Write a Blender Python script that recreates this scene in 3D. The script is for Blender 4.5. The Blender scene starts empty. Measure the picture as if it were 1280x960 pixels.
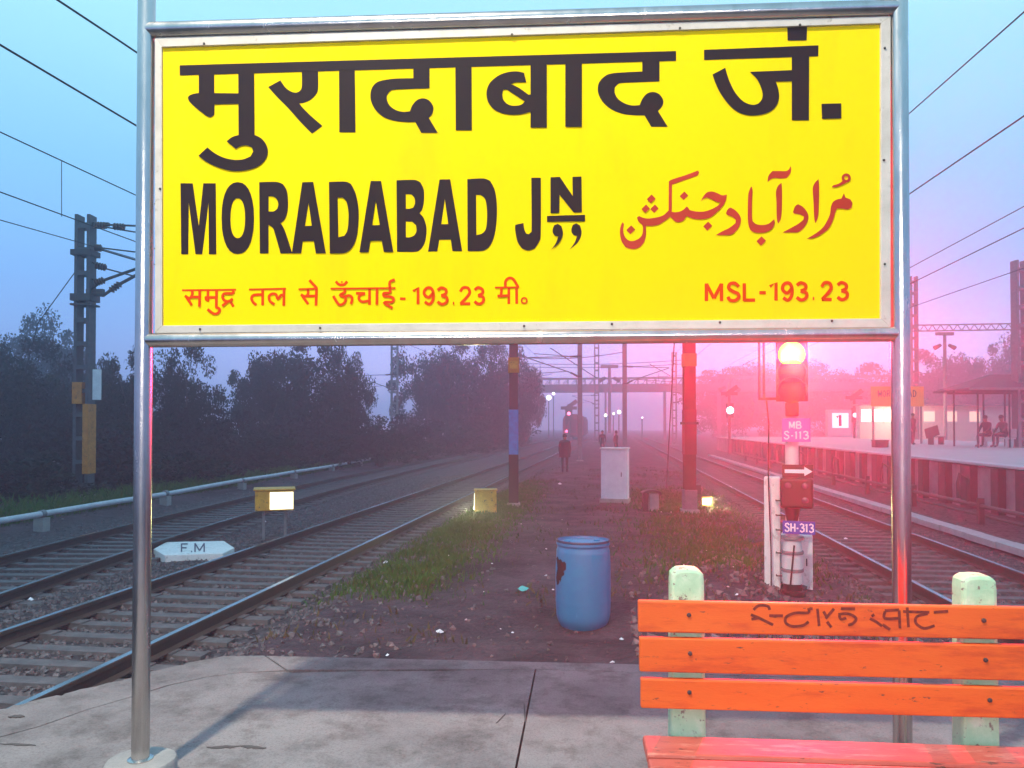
import bpy, bmesh, math, random
import numpy as np
from mathutils import Vector, Matrix, Quaternion
from mathutils.geometry import tessellate_polygon
random.seed(7); rng = np.random.default_rng(7)
sc = bpy.context.scene
COL = sc.collection
R = math.radians

# ------------------------------------------------------------ camera
F, CX, CY, H = 961.0, 640.0, 517.0, 1.65      # focal length, principal point (in 1280x960 units), eye height
YAW = math.atan(128 / 961.0)                  # the tracks run along +Y, the camera looks a little to their left
PITCH = math.atan(16 / 961.0)
cam_d = bpy.data.cameras.new('camera'); cam = bpy.data.objects.new('camera', cam_d); COL.objects.link(cam)
cam.location = (0, 0, H); cam.rotation_euler = (R(90) + PITCH, 0, YAW)
cam_d.sensor_width = 36; cam_d.lens = F / 1280 * 36; cam_d.shift_y = 37 / 1280.0
cam_d.clip_start = 0.05; cam_d.clip_end = 3000
sc.camera = cam
RM = cam.rotation_euler.to_matrix()
def ray(u, v): return RM @ Vector(((u - CX) / F, (CY - v) / F, -1.0))
O3 = Vector((0, 0, H))
def gnd(u, v, z=0.0):
    d = ray(u, v); return O3 + d * ((z - H) / d.z)
def dep(u, v, D): return O3 + ray(u, v) * D
def onx(u, v, X):
    d = ray(u, v); return O3 + d * (X / d.x)
def onp(u, v, p0, n):
    d = ray(u, v); return O3 + d * ((p0 - O3).dot(n) / d.dot(n))

# ------------------------------------------------------------ world: misty dusk sky
w = bpy.data.worlds.new('World'); sc.world = w; w.use_nodes = True
nt = w.node_tree; nt.nodes.clear()
wo = nt.nodes.new('ShaderNodeOutputWorld'); bg = nt.nodes.new('ShaderNodeBackground')
tc = nt.nodes.new('ShaderNodeTexCoord'); sp = nt.nodes.new('ShaderNodeSeparateXYZ'); rp = nt.nodes.new('ShaderNodeValToRGB')
nz = nt.nodes.new('ShaderNodeTexNoise'); nz.inputs['Scale'].default_value = 1.6; nz.inputs['Detail'].default_value = 5
mapn = nt.nodes.new('ShaderNodeMapping'); mapn.inputs['Scale'].default_value = (1, 1, 3)
mth = nt.nodes.new('ShaderNodeMath'); mth.operation = 'MULTIPLY_ADD'; mth.inputs[1].default_value = 0.10; mth.inputs[2].default_value = -0.05
add = nt.nodes.new('ShaderNodeMath'); add.operation = 'ADD'
L = nt.links.new
L(tc.outputs['Generated'], sp.inputs[0]); L(tc.outputs['Generated'], mapn.inputs[0]); L(mapn.outputs[0], nz.inputs['Vector'])
L(nz.outputs['Fac'], mth.inputs[0]); L(sp.outputs['Z'], add.inputs[0]); L(mth.outputs[0], add.inputs[1]); L(add.outputs[0], rp.inputs[0])
cr = rp.color_ramp
stops = [(0.0, (.32, .36, .70)), (.07, (.26, .39, .78)), (.17, (.20, .42, .82)), (.30, (.22, .52, .84)), (.46, (.34, .70, .90)), (1.0, (.24, .46, .66))]
cr.elements[0].position = 0; cr.elements[0].color = (*stops[0][1], 1)
cr.elements[1].position = 1; cr.elements[1].color = (*stops[-1][1], 1)
for p, c in stops[1:-1]:
    e = cr.elements.new(p); e.color = (*c, 1)
dt = nt.nodes.new('ShaderNodeVectorMath'); dt.operation = 'DOT_PRODUCT'; dt.inputs[1].default_value = (.10, .995, 0); L(tc.outputs['Generated'], dt.inputs[0])
g1 = nt.nodes.new('ShaderNodeMapRange'); g1.interpolation_type = 'SMOOTHSTEP'; g1.inputs['From Min'].default_value = .72; g1.inputs['From Max'].default_value = 1.0; L(dt.outputs['Value'], g1.inputs['Value'])
g2 = nt.nodes.new('ShaderNodeMapRange'); g2.interpolation_type = 'SMOOTHSTEP'; g2.inputs['From Min'].default_value = .22; g2.inputs['From Max'].default_value = -.02; L(sp.outputs['Z'], g2.inputs['Value'])
g3 = nt.nodes.new('ShaderNodeMath'); g3.operation = 'MULTIPLY'; L(g1.outputs[0], g3.inputs[0]); L(g2.outputs[0], g3.inputs[1])
gm_ = nt.nodes.new('ShaderNodeMix'); gm_.data_type = 'RGBA'; L(g3.outputs[0], gm_.inputs[0]); L(rp.outputs[0], gm_.inputs[6]); gm_.inputs[7].default_value = (.92, .76, 1.38, 1)
L(gm_.outputs[2], bg.inputs[0]); bg.inputs[1].default_value = 1.38; L(bg.outputs[0], wo.inputs[0])

# ------------------------------------------------------------ station lamp overhead, and an added fill behind the photographer
def look(o, target):
    o.rotation_euler = (Vector(target) - o.location).to_track_quat('-Z', 'Y').to_euler()
Lp = bpy.data.lights.new('platform_lamp', 'SPOT'); Lo = bpy.data.objects.new('platform_lamp', Lp); COL.objects.link(Lo)
FW = Vector((-math.sin(YAW), math.cos(YAW), 0)); RT = Vector((math.cos(YAW), math.sin(YAW), 0))
def cf(x, d, z=0.0): return RT * x + FW * d + Vector((0, 0, z))    # camera-aligned ground coordinates
Lo.location = cf(-2.3, 0.35, 9.0); look(Lo, cf(-0.3, 4.2, 0)); Lp.energy = 4700; Lp.color = (1, .87, .70)
Lp.spot_size = R(95); Lp.spot_blend = 0.8; Lp.shadow_soft_size = 0.14
L2 = bpy.data.lights.new('front_fill', 'AREA'); L2o = bpy.data.objects.new('front_fill', L2); COL.objects.link(L2o)  # unseen area light, added to brighten board and bench from the front
L2.shape = 'RECTANGLE'; L2.size = 5.0; L2.size_y = 0.5; L2o.location = cf(-0.6, -7.5, 4.2); look(L2o, cf(0, 3.5, 2.2)); L2.energy = 70; L2.color = (1, .93, .82)
L2.spread = R(70)

sc.view_settings.view_transform = 'Standard'; sc.view_settings.look = 'None'
sc.view_settings.exposure = 0; sc.view_settings.gamma = 1
sc.render.engine = 'CYCLES'
sc.cycles.volume_bounces = 1; sc.cycles.max_bounces = 6; sc.cycles.diffuse_bounces = 3; sc.cycles.glossy_bounces = 3
sc.cycles.use_denoising = True; sc.cycles.sample_clamp_indirect = 4

# ------------------------------------------------------------ materials
MATS = {}
def mat(name, c, rough=.8, metal=0, c2=None, scale=6, bump=0.0, bscale=None, emit=None, es=1, detail=6, contrast=.5, spec=.5, stretch=None):
    if name in MATS: return MATS[name]
    m = bpy.data.materials.new(name); m.use_nodes = True; t = m.node_tree; b = t.nodes['Principled BSDF']
    b.inputs['Base Color'].default_value = (*c, 1); b.inputs['Roughness'].default_value = rough; b.inputs['Metallic'].default_value = metal
    b.inputs['Specular IOR Level'].default_value = spec
    if c2 is not None or bump:
        co = t.nodes.new('ShaderNodeTexCoord'); mp = t.nodes.new('ShaderNodeMapping')
        if stretch: mp.inputs['Scale'].default_value = stretch
        t.links.new(co.outputs['Object'], mp.inputs[0])
    if c2 is not None:
        n = t.nodes.new('ShaderNodeTexNoise'); n.inputs['Scale'].default_value = scale; n.inputs['Detail'].default_value = detail
        n.inputs['Roughness'].default_value = .65
        r = t.nodes.new('ShaderNodeValToRGB'); r.color_ramp.elements[0].position = .5 - contrast / 2.5; r.color_ramp.elements[1].position = .5 + contrast / 2.5
        r.color_ramp.elements[0].color = (*c, 1); r.color_ramp.elements[1].color = (*c2, 1)
        t.links.new(mp.outputs[0], n.inputs['Vector']); t.links.new(n.outputs['Fac'], r.inputs[0]); t.links.new(r.outputs[0], b.inputs['Base Color'])
        rr = t.nodes.new('ShaderNodeMapRange'); rr.inputs['To Min'].default_value = max(.05, rough - .12); rr.inputs['To Max'].default_value = min(1, rough + .12)
        t.links.new(n.outputs['Fac'], rr.inputs['Value']); t.links.new(rr.outputs[0], b.inputs['Roughness'])
    if bump:
        n2 = t.nodes.new('ShaderNodeTexNoise'); n2.inputs['Scale'].default_value = bscale or scale * 4; n2.inputs['Detail'].default_value = 8
        bp = t.nodes.new('ShaderNodeBump'); bp.inputs['Strength'].default_value = min(1, bump); bp.inputs['Distance'].default_value = .02
        t.links.new(mp.outputs[0], n2.inputs['Vector']); t.links.new(n2.outputs['Fac'], bp.inputs['Height']); t.links.new(bp.outputs[0], b.inputs['Normal'])
    if emit is not None:
        b.inputs['Emission Color'].default_value = (*emit, 1); b.inputs['Emission Strength'].default_value = es
    MATS[name] = m; return m

M_steel = mat('brushed_steel', (.52, .48, .44), .24, 1, (.64, .61, .58), 14, .03, 120, stretch=(1, 1, .25))
M_chan = mat('aluminium_channel', (.46, .43, .37), .5, .2, (.60, .56, .50), 9)
M_yellow = mat('sign_yellow', (.84, .595, .0), .7, 0, (.86, .625, .0), 1.2, .03, 300, spec=.05)
M_black = mat('sign_black', (.012, .007, .014), .6, 0, (.02, .010, .016), 6, spec=.12)
M_red = mat('sign_red', (.50, .028, .012), .5, 0, (.30, .02, .008), 3, spec=.2)
M_orange = mat('sign_orange', (.66, .045, .0), .6, spec=.1)
def concrete():
    m = bpy.data.materials.new('platform_concrete'); m.use_nodes = True; t = m.node_tree; b = t.nodes['Principled BSDF']; co = t.nodes.new('ShaderNodeTexCoord')
    def nz_(sc_, d, rgh=.65):
        n = t.nodes.new('ShaderNodeTexNoise'); n.inputs['Scale'].default_value = sc_; n.inputs['Detail'].default_value = d; n.inputs['Roughness'].default_value = rgh; t.links.new(co.outputs['Object'], n.inputs['Vector']); return n.outputs['Fac']
    def rmp(f, a, c, p0, p1):
        r = t.nodes.new('ShaderNodeValToRGB'); r.color_ramp.elements[0].position = p0; r.color_ramp.elements[1].position = p1; r.color_ramp.elements[0].color = (*a, 1); r.color_ramp.elements[1].color = (*c, 1); t.links.new(f, r.inputs[0]); return r.outputs[0]
    def mul(a, c, f):
        x = t.nodes.new('ShaderNodeMix'); x.data_type = 'RGBA'; x.blend_type = 'MULTIPLY'; x.inputs[0].default_value = f; t.links.new(a, x.inputs[6]); t.links.new(c, x.inputs[7]); return x.outputs[2]
    big = rmp(nz_(.9, 6), (.16, .147, .15), (.265, .248, .245), .36, .62)
    sp_ = rmp(nz_(75, 4, .8), (.45, .44, .42), (1, 1, 1), .34, .52)
    st = rmp(nz_(3.2, 9, .75), (.50, .48, .46), (1, 1, 1), .38, .52)
    pit = t.nodes.new('ShaderNodeTexVoronoi'); pit.inputs['Scale'].default_value = 26; t.links.new(co.outputs['Object'], pit.inputs['Vector'])
    pr = rmp(pit.outputs['Distance'], (.25, .24, .23), (1, 1, 1), .03, .09)
    c = mul(mul(mul(big, sp_, .55), st, .75), pr, .8); t.links.new(c, b.inputs['Base Color']); b.inputs['Roughness'].default_value = .88; b.inputs['Specular IOR Level'].default_value = .3
    b1 = t.nodes.new('ShaderNodeBump'); b1.inputs['Strength'].default_value = .6; b1.inputs['Distance'].default_value = .006; t.links.new(nz_(60, 8, .75), b1.inputs['Height'])
    b2 = t.nodes.new('ShaderNodeBump'); b2.inputs['Strength'].default_value = .6; b2.inputs['Distance'].default_value = .03; t.links.new(nz_(5, 5), b2.inputs['Height']); t.links.new(b1.outputs[0], b2.inputs['Normal']); t.links.new(b2.outputs[0], b.inputs['Normal'])
    return m
M_conc = concrete()
M_conc2 = mat('old_concrete', (.22, .22, .22), .9, 0, (.34, .33, .31), 4, .5, 50)
M_white = mat('white_paint', (.62, .62, .62), .7, 0, (.75, .75, .74), 5, .2, 30)
M_rail = mat('rail_rusty', (.028, .020, .018), .8, 0, (.055, .035, .03), 8, .3, 60)
M_railtop = mat('rail_polished', (.55, .54, .53), .22, 1, (.4, .38, .36), 3)
M_sleeper = mat('sleeper_concrete', (.06, .057, .062), .9, 0, (.14, .13, .137), 5, .5, 30)
M_iron = mat('galvanised_iron', (.16, .17, .18), .6, .4, (.24, .25, .26), 7, .2)
M_dark = mat('dark_iron', (.03, .03, .035), .6, .2, (.06, .055, .05), 6)
M_wire = mat('wire_copper', (.03, .03, .035), .6, .3)
M_insul = mat('insulator_brown', (.05, .02, .015), .3)
M_orgpaint = mat('marker_orange', (.62, .23, .02), .6, 0, (.45, .15, .02), 6)
M_ylpaint = mat('marker_yellow', (.7, .36, .03), .55, 0, (.5, .24, .02), 8, .2)
M_blue = mat('band_blue', (.02, .28, .62), .55, 0, (.03, .14, .40), 8)
M_brown = mat('mast_brown', (.05, .025, .02), .8, 0, (.085, .04, .03), 5, .2)
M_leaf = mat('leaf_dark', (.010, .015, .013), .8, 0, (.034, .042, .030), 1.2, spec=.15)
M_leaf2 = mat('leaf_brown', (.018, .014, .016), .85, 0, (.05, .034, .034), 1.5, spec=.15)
M_bark = mat('bark', (.05, .04, .035), .9, 0, (.09, .07, .06), 8, .5)
M_grass = mat('grass_green', (.02, .07, .012), .7, 0, (.07, .15, .025), 2.5, spec=.2)
M_drygrass = mat('weed_dry', (.12, .085, .05), .8, 0, (.06, .07, .03), 2.0, spec=.2)
M_stone = mat('ballast_stone', (.035, .032, .038), .85, 0, (.18, .165, .175), 9, .3, 60)
M_soilstone = mat('soil_clod', (.05, .036, .04), .9, 0, (.13, .10, .10), 4)
M_red_lamp = mat('signal_red_lens', (.3, .02, .01), .3, 0, emit=(1.0, .60, .0), es=3.0)
M_cloth_dk = mat('cloth_dark', (.02, .02, .03), .9, 0, (.035, .03, .045), 20)
M_cloth_br = mat('cloth_brown', (.06, .03, .04), .9, 0, (.09, .05, .05), 20)
M_skin = mat('skin', (.22, .11, .07), .6)
M_hair = mat('hair', (.01, .009, .01), .7)

# ------------------------------------------------------------ mesh accumulator
def wear(m, col, scale=30, lo=.60, hi=.66, stretch=(1, 1, 1), amount=1.0):
    t = m.node_tree; b = t.nodes['Principled BSDF']; co = t.nodes.new('ShaderNodeTexCoord'); mp = t.nodes.new('ShaderNodeMapping'); mp.inputs['Scale'].default_value = stretch; t.links.new(co.outputs['Object'], mp.inputs[0])
    n = t.nodes.new('ShaderNodeTexNoise'); n.inputs['Scale'].default_value = scale; n.inputs['Detail'].default_value = 9; n.inputs['Roughness'].default_value = .7; t.links.new(mp.outputs[0], n.inputs['Vector'])
    r = t.nodes.new('ShaderNodeMapRange'); r.inputs['From Min'].default_value = lo; r.inputs['From Max'].default_value = hi; r.inputs['To Max'].default_value = amount; t.links.new(n.outputs['Fac'], r.inputs['Value'])
    x = t.nodes.new('ShaderNodeMix'); x.data_type = 'RGBA'; x.inputs[7].default_value = (*col, 1); t.links.new(r.outputs[0], x.inputs[0])
    src = b.inputs['Base Color'].links[0].from_socket if b.inputs['Base Color'].links else None
    if src: t.links.new(src, x.inputs[6])
    else: x.inputs[6].default_value = b.inputs['Base Color'].default_value
    t.links.new(x.outputs[2], b.inputs['Base Color']); return m
wear(M_yellow, (.66, .42, .01), 3.0, .50, .80, (1.2, 1.2, .25), .45)
wear(M_white, (.22, .19, .17), 9, .56, .70, (1, 1, .6), .8); wear(M_chan, (.2, .16, .12), 20, .60, .70, (1, 1, 1), .7)
wear(M_ylpaint, (.10, .05, .03), 14, .58, .66); wear(M_orgpaint, (.08, .04, .03), 14, .58, .66)
class MB:
    def __init__(s): s.v = []; s.f = []; s.m = []
    def add(s, vs, fs, mi=0):
        b = len(s.v); s.v += [tuple(x) for x in vs]; s.f += [tuple(b + i for i in f) for f in fs]; s.m += [mi] * len(fs)
    def box(s, c, size, mi=0, rot=None):
        c = Vector(c); hx, hy, hz = [q / 2 for q in size]
        vs = [Vector((x, y, z)) for x in (-hx, hx) for y in (-hy, hy) for z in (-hz, hz)]
        if rot is not None: vs = [rot @ q for q in vs]
        s.add([c + q for q in vs], [(0, 1, 3, 2), (4, 6, 7, 5), (0, 4, 5, 1), (2, 3, 7, 6), (0, 2, 6, 4), (1, 5, 7, 3)], mi)
        return s
    def beam(s, a, b, wx, wy, mi=0, up=(0, 0, 1)):
        a = Vector(a); b = Vector(b); d = (b - a).normalized(); up = Vector(up)
        if abs(d.dot(up)) > .95: up = Vector((1, 0, 0))
        x = d.cross(up).normalized(); y = x.cross(d)
        vs = [p + x * i * wx / 2 + y * j * wy / 2 for p in (a, b) for i, j in ((-1, -1), (1, -1), (1, 1), (-1, 1))]
        s.add(vs, [(3, 2, 1, 0), (4, 5, 6, 7)] + [(i, (i + 1) % 4, 4 + (i + 1) % 4, 4 + i) for i in range(4)], mi); return s
    def tube(s, pts, r, n=8, mi=0, cap=True):
        pts = [Vector(p) for p in pts]; rs = r if isinstance(r, (list, tuple)) else [r] * len(pts)
        rings = []; prev = None
        for i, p in enumerate(pts):
            d = (pts[min(i + 1, len(pts) - 1)] - pts[max(i - 1, 0)]).normalized()
            if prev is None:
                ref = Vector((0, 0, 1)) if abs(d.z) < .9 else Vector((1, 0, 0)); x = d.cross(ref).normalized()
            else: x = (prev - d * prev.dot(d)).normalized()
            prev = x; y = d.cross(x)
            rings.append([p + (x * math.cos(2 * math.pi * k / n) + y * math.sin(2 * math.pi * k / n)) * rs[i] for k in range(n)])
        vs = [q for rg in rings for q in rg]; fs = []
        for i in range(len(pts) - 1):
            for k in range(n): fs.append((i * n + k, i * n + (k + 1) % n, (i + 1) * n + (k + 1) % n, (i + 1) * n + k))
        if cap: fs.append(tuple(range(n - 1, -1, -1))); fs.append(tuple(range((len(pts) - 1) * n, len(pts) * n)))
        s.add(vs, fs, mi); return s
    def lathe(s, prof, c=(0, 0, 0), n=24, mi=0, cap=True, jit=0):
        c = Vector(c); vs = []
        for r, z in prof:
            for k in range(n):
                a = 2 * math.pi * k / n; rr = r * (1 + jit * math.sin(3 * a + z * 5))
                vs.append(c + Vector((rr * math.cos(a), rr * math.sin(a), z)))
        fs = [(i * n + k, i * n + (k + 1) % n, (i + 1) * n + (k + 1) % n, (i + 1) * n + k) for i in range(len(prof) - 1) for k in range(n)]
        if cap: fs.append(tuple(range(n - 1, -1, -1))); fs.append(tuple(range((len(prof) - 1) * n, len(prof) * n)))
        s.add(vs, fs, mi); return s
    def prism(s, poly, z0, z1, mi=0):
        n = len(poly); a = sum(poly[i][0] * poly[(i + 1) % n][1] - poly[(i + 1) % n][0] * poly[i][1] for i in range(n))
        if a < 0: poly = poly[::-1]
        vs = [(p[0], p[1], z0) for p in poly] + [(p[0], p[1], z1) for p in poly]
        tr = tessellate_polygon([[Vector((p[0], p[1], 0)) for p in poly]])
        fs = []
        for t in tr:
            A, B, C = [poly[i] for i in t]
            if (B[0] - A[0]) * (C[1] - A[1]) - (B[1] - A[1]) * (C[0] - A[0]) < 0: t = (t[0], t[2], t[1])
            fs.append(tuple(n + i for i in t)); fs.append((t[2], t[1], t[0]))
        fs += [(i, (i + 1) % n, n + (i + 1) % n, n + i) for i in range(n)]
        s.add(vs, fs, mi); return s
def mesh_obj(name, me, mats, parent=None):
    for m in (mats if isinstance(mats, (list, tuple)) else [mats]): me.materials.append(m)
    o = bpy.data.objects.new(name, me); COL.objects.link(o)
    if parent is not None: o.parent = parent
    return o
def build(name, mb, mats, parent=None, smooth=False, bevel=0, off=None):
    me = bpy.data.meshes.new(name)
    vs = mb.v
    if off is not None: ox, oy, oz = off; vs = [(a - ox, b - oy, c - oz) for a, b, c in vs]
    me.from_pydata(vs, [], mb.f); me.polygons.foreach_set('material_index', mb.m)
    if smooth:
        me.polygons.foreach_set('use_smooth', [True] * len(mb.f))
        me.set_sharp_from_angle(angle=R(35))
    me.update()
    o = mesh_obj(name, me, mats, parent)
    if bevel:
        md = o.modifiers.new('bevel', 'BEVEL'); md.width = bevel; md.segments = 2; md.limit_method = 'ANGLE'
    if off is not None and parent is None: o.location = off
    return o
def tag(o, label=None, cat=None, group=None, kind=None):
    if label: o['label'] = label
    if cat: o['category'] = cat
    if group: o['group'] = group
    if kind: o['kind'] = kind
    return o
def thing(name, label, cat, loc=(0, 0, 0), rz=0, group=None, kind=None):
    o = bpy.data.objects.new(name, None); COL.objects.link(o); o.location = loc; o.rotation_euler = (0, 0, rz)
    o.empty_display_size = .1
    return tag(o, label, cat, group, kind)
def clone(o, parent=None):
    c = o.copy(); COL.objects.link(c); c.parent = parent
    for ch in list(o.children): clone(ch, c)
    return c

# ------------------------------------------------------------ ground: one sheet with ballast beds and the dirt strip between the tracks
XA, XB = -5.23, 4.79           # track centres; gauge 1.676
RT_Z = -.40                    # rail top
def sstep(a, b, x): t = np.clip((x - a) / (b - a), 0, 1); return t * t * (3 - 2 * t)
def vnoise(x, y, s, seed=0):
    def h(i, j): v = np.sin(i * 127.1 + j * 311.7 + seed * 74.7) * 43758.5453; return v - np.floor(v)
    X = x / s; Y = y / s; i = np.floor(X); j = np.floor(Y); f = X - i; g = Y - j; f = f * f * (3 - 2 * f); g = g * g * (3 - 2 * g)
    return (h(i, j) * (1 - f) + h(i + 1, j) * f) * (1 - g) + (h(i, j + 1) * (1 - f) + h(i + 1, j + 1) * f) * g
def gz(x, y):
    x = np.asarray(x, float); y = np.asarray(y, float)
    mid = sstep(-3.9, -3.1, x) * (1 - sstep(2.7, 3.4, x))
    z = -.607 + mid * .192 + mid * .07 * (vnoise(x, y, 1.1) - .5) + .05 * mid * (vnoise(x, y, .35, 3) - .5)
    z = z + .04 * (vnoise(x, y, .25, 5) - .5) * (1 - mid) * .7
    between = sstep(-7.6, -7.2, x) * (1 - sstep(-6.9, -6.5, x)); z = z + between * .03
    z = z + sstep(-11.2, -14, -(-x)) * 0
    left = 1 - sstep(-14, -11.6, x); z = z + left * (.12 + .15 * (vnoise(x, y, 3, 2) - .3))
    z = z + .08 * mid * np.clip((10 - y) / 6, 0, 1)
    # heap of soil right of the barrel
    z = z + .20 * np.exp(-(((x - 1.5) / .8) ** 2 + ((y - 10.5) / 1.6) ** 2)) + .14 * np.exp(-(((x - .9) / .5) ** 2 + ((y - 7.6) / .9) ** 2))
    return z
def gzf(x, y): return float(gz(x, y))
def spread(a, b, n, far0, far1):
    c = np.linspace(a, b, n)
    lo = a - np.geomspace(.3, a - far0, 14)[::1]; hi = b + np.geomspace(.3, far1 - b, 14)
    return np.concatenate([lo[::-1], c, hi])
gx = spread(-15, 12, 226, -280, 280); gy = np.concatenate([[-50, -20, -5], np.linspace(0, 22, 200), 22 + np.geomspace(.15, 428, 70)])
GX, GY = np.meshgrid(gx, gy); GZ = gz(GX, GY)
nx_, ny_ = len(gx), len(gy)
vs = np.stack([GX, GY, GZ], -1).reshape(-1, 3)
ii = (np.arange(ny_ - 1)[:, None] * nx_ + np.arange(nx_ - 1)[None, :]).reshape(-1)
fs = np.stack([ii, ii + 1, ii + 1 + nx_, ii + nx_], -1)
me = bpy.data.meshes.new('ground'); me.from_pydata(vs.tolist(), [], fs.tolist()); me.polygons.foreach_set('use_smooth', [True] * len(fs))
zone = (sstep(-4.0, -3.3, vs[:, 0]) * (1 - sstep(2.7, 3.3, vs[:, 0])) + (1 - sstep(-13, -11.8, vs[:, 0])))
at = me.attributes.new('soil', 'FLOAT', 'POINT'); at.data.foreach_set('value', zone.astype(np.float32))
def grass_density(x, y):
    a = 1.25 * np.exp(-(((x + 2.95 + .015 * (y - 12)) / .62) ** 2)) * sstep(8.5, 10, y) * (1 - sstep(22, 30, y))
    b = np.exp(-(((x - 1.6) / 1.0) ** 2)) * sstep(9.5, 11.5, y) * (1 - sstep(22, 28, y)) * .5
    return a + b
gd = grass_density(vs[:, 0], vs[:, 1])
at = me.attributes.new('green', 'FLOAT', 'POINT'); at.data.foreach_set('value', np.clip(gd, 0, 1).astype(np.float32))
gm = bpy.data.materials.new('ground_soil_ballast'); gm.use_nodes = True; t = gm.node_tree; b = t.nodes['Principled BSDF']
def N(t, ty, **kw):
    n = t.nodes.new(ty)
    for k, v in kw.items():
        if k in n.inputs: n.inputs[k].default_value = v
        else: setattr(n, k, v)
    return n
co = N(t, 'ShaderNodeTexCoord')
n1 = N(t, 'ShaderNodeTexNoise', Scale=1.2, Detail=8, Roughness=.7); n2 = N(t, 'ShaderNodeTexNoise', Scale=14, Detail=6, Roughness=.7)
vo = N(t, 'ShaderNodeTexVoronoi', Scale=16); vo.inputs['Randomness'].default_value = 1
for n in (n1, n2, vo): t.links.new(co.outputs['Object'], n.inputs['Vector'])
def ramp(t, a, b, p0=.35, p1=.65):
    r = t.nodes.new('ShaderNodeValToRGB'); r.color_ramp.elements[0].position = p0; r.color_ramp.elements[1].position = p1
    r.color_ramp.elements[0].color = (*a, 1); r.color_ramp.elements[1].color = (*b, 1); return r
rs = ramp(t, (.026, .018, .024), (.11, .073, .088), .36, .66); t.links.new(n1.outputs['Fac'], rs.inputs[0])
rb = ramp(t, (.028, .026, .030), (.11, .10, .108), .2, .9)
mixv = N(t, 'ShaderNodeMix', data_type='RGBA'); mixv.blend_type = 'MIX'
t.links.new(vo.outputs['Color'], rb.inputs[0]) 
rg = ramp(t, (.02, .04, .012), (.05, .075, .025)); t.links.new(n2.outputs['Fac'], rg.inputs[0])
def attr(nm): a = t.nodes.new('ShaderNodeAttribute'); a.attribute_name = nm; return a
def mixc(fac, a, b_):
    m = t.nodes.new('ShaderNodeMix'); m.data_type = 'RGBA'
    t.links.new(fac, m.inputs[0]); t.links.new(a, m.inputs[6]); t.links.new(b_, m.inputs[7]); return m.outputs[2]
def math_(op, a, b_=None, v=None):
    m = t.nodes.new('ShaderNodeMath'); m.operation = op; m.use_clamp = True
    t.links.new(a, m.inputs[0])
    if b_ is not None: t.links.new(b_, m.inputs[1])
    if v is not None: m.inputs[1].default_value = v
    return m.outputs[0]
t.nodes.remove(mixv)
rf = ramp(t, (0, 0, 0), (1, 1, 1), .42, .58); t.links.new(n1.outputs['Fac'], rf.inputs[0])
s2 = math_('ADD', math_('MULTIPLY', attr('soil').outputs['Fac'], v=.95), math_('MULTIPLY', rf.outputs[0], v=.22))
c1 = mixc(s2, rb.outputs[0], rs.outputs[0])
g2 = math_('MULTIPLY', attr('green').outputs['Fac'], v=.8)
c2 = mixc(g2, c1, rg.outputs[0]); t.links.new(c2, b.inputs['Base Color'])
sp2 = N(t, 'ShaderNodeTexNoise', Scale=55, Detail=3); t.links.new(co.outputs['Object'], sp2.inputs['Vector'])
bm1 = N(t, 'ShaderNodeBump', Strength=1.0, Distance=.05); t.links.new(n2.outputs['Fac'], bm1.inputs['Height'])
bm2 = N(t, 'ShaderNodeBump', Strength=.8, Distance=.03); t.links.new(vo.outputs['Distance'], bm2.inputs['Height']); bm2.invert = True; t.links.new(bm1.outputs[0], bm2.inputs['Normal'])
t.links.new(bm2.outputs[0], b.inputs['Normal']); b.inputs['Roughness'].default_value = .85; b.inputs['Specular IOR Level'].default_value = .3
tag(mesh_obj('ground', me, gm), 'dark soil and ballast ground between and beside the railway tracks', kind='structure')

# ------------------------------------------------------------ railway tracks
def curve_x(kind, y):
    if kind == 'A': return XA
    if kind == 'B': return XB
    if kind == 'C': return -8.1 - 2.6 * (1 - math.exp(-max(y - 7, 0) / 14.0)) if y > 7 else -8.1 + (7 - y) * .10
sl_mb = MB(); sl_mb.box((0, 0, -.10), (2.6, .17, .20)); sl_mb.box((-.838, 0, .006), (.32, .17, .02)); sl_mb.box((.838, 0, .006), (.32, .17, .02))
sl_me = bpy.data.meshes.new('sleeper'); sl_me.from_pydata(sl_mb.v, [], sl_mb.f); sl_me.materials.append(M_sleeper)
def rail_mesh(pts):
    mb = MB(); prof = [(-.07, 0), (.07, 0), (.07, .012), (.012, .03), (.010, .105), (.036, .118), (.036, .148), (.030, .155), (-.030, .155), (-.036, .148), (-.036, .118), (-.010, .105), (-.012, .03), (-.07, .012)]
    n = len(prof); vs = []
    for i, p in enumerate(pts):
        d = (pts[min(i + 1, len(pts) - 1)] - pts[max(i - 1, 0)]).normalized(); x = Vector((d.y, -d.x, 0))
        vs += [p + x * a + Vector((0, 0, c)) for a, c in prof]
    fs = []; 
    for i in range(len(pts) - 1):
        for k in range(n): fs.append((i * n + k, i * n + (k + 1) % n, (i + 1) * n + (k + 1) % n, (i + 1) * n + k))
    mb.add(vs, fs)
    for q in range(len(fs)):
        if q % n == 7: mb.m[q] = 1
    return mb
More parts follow.
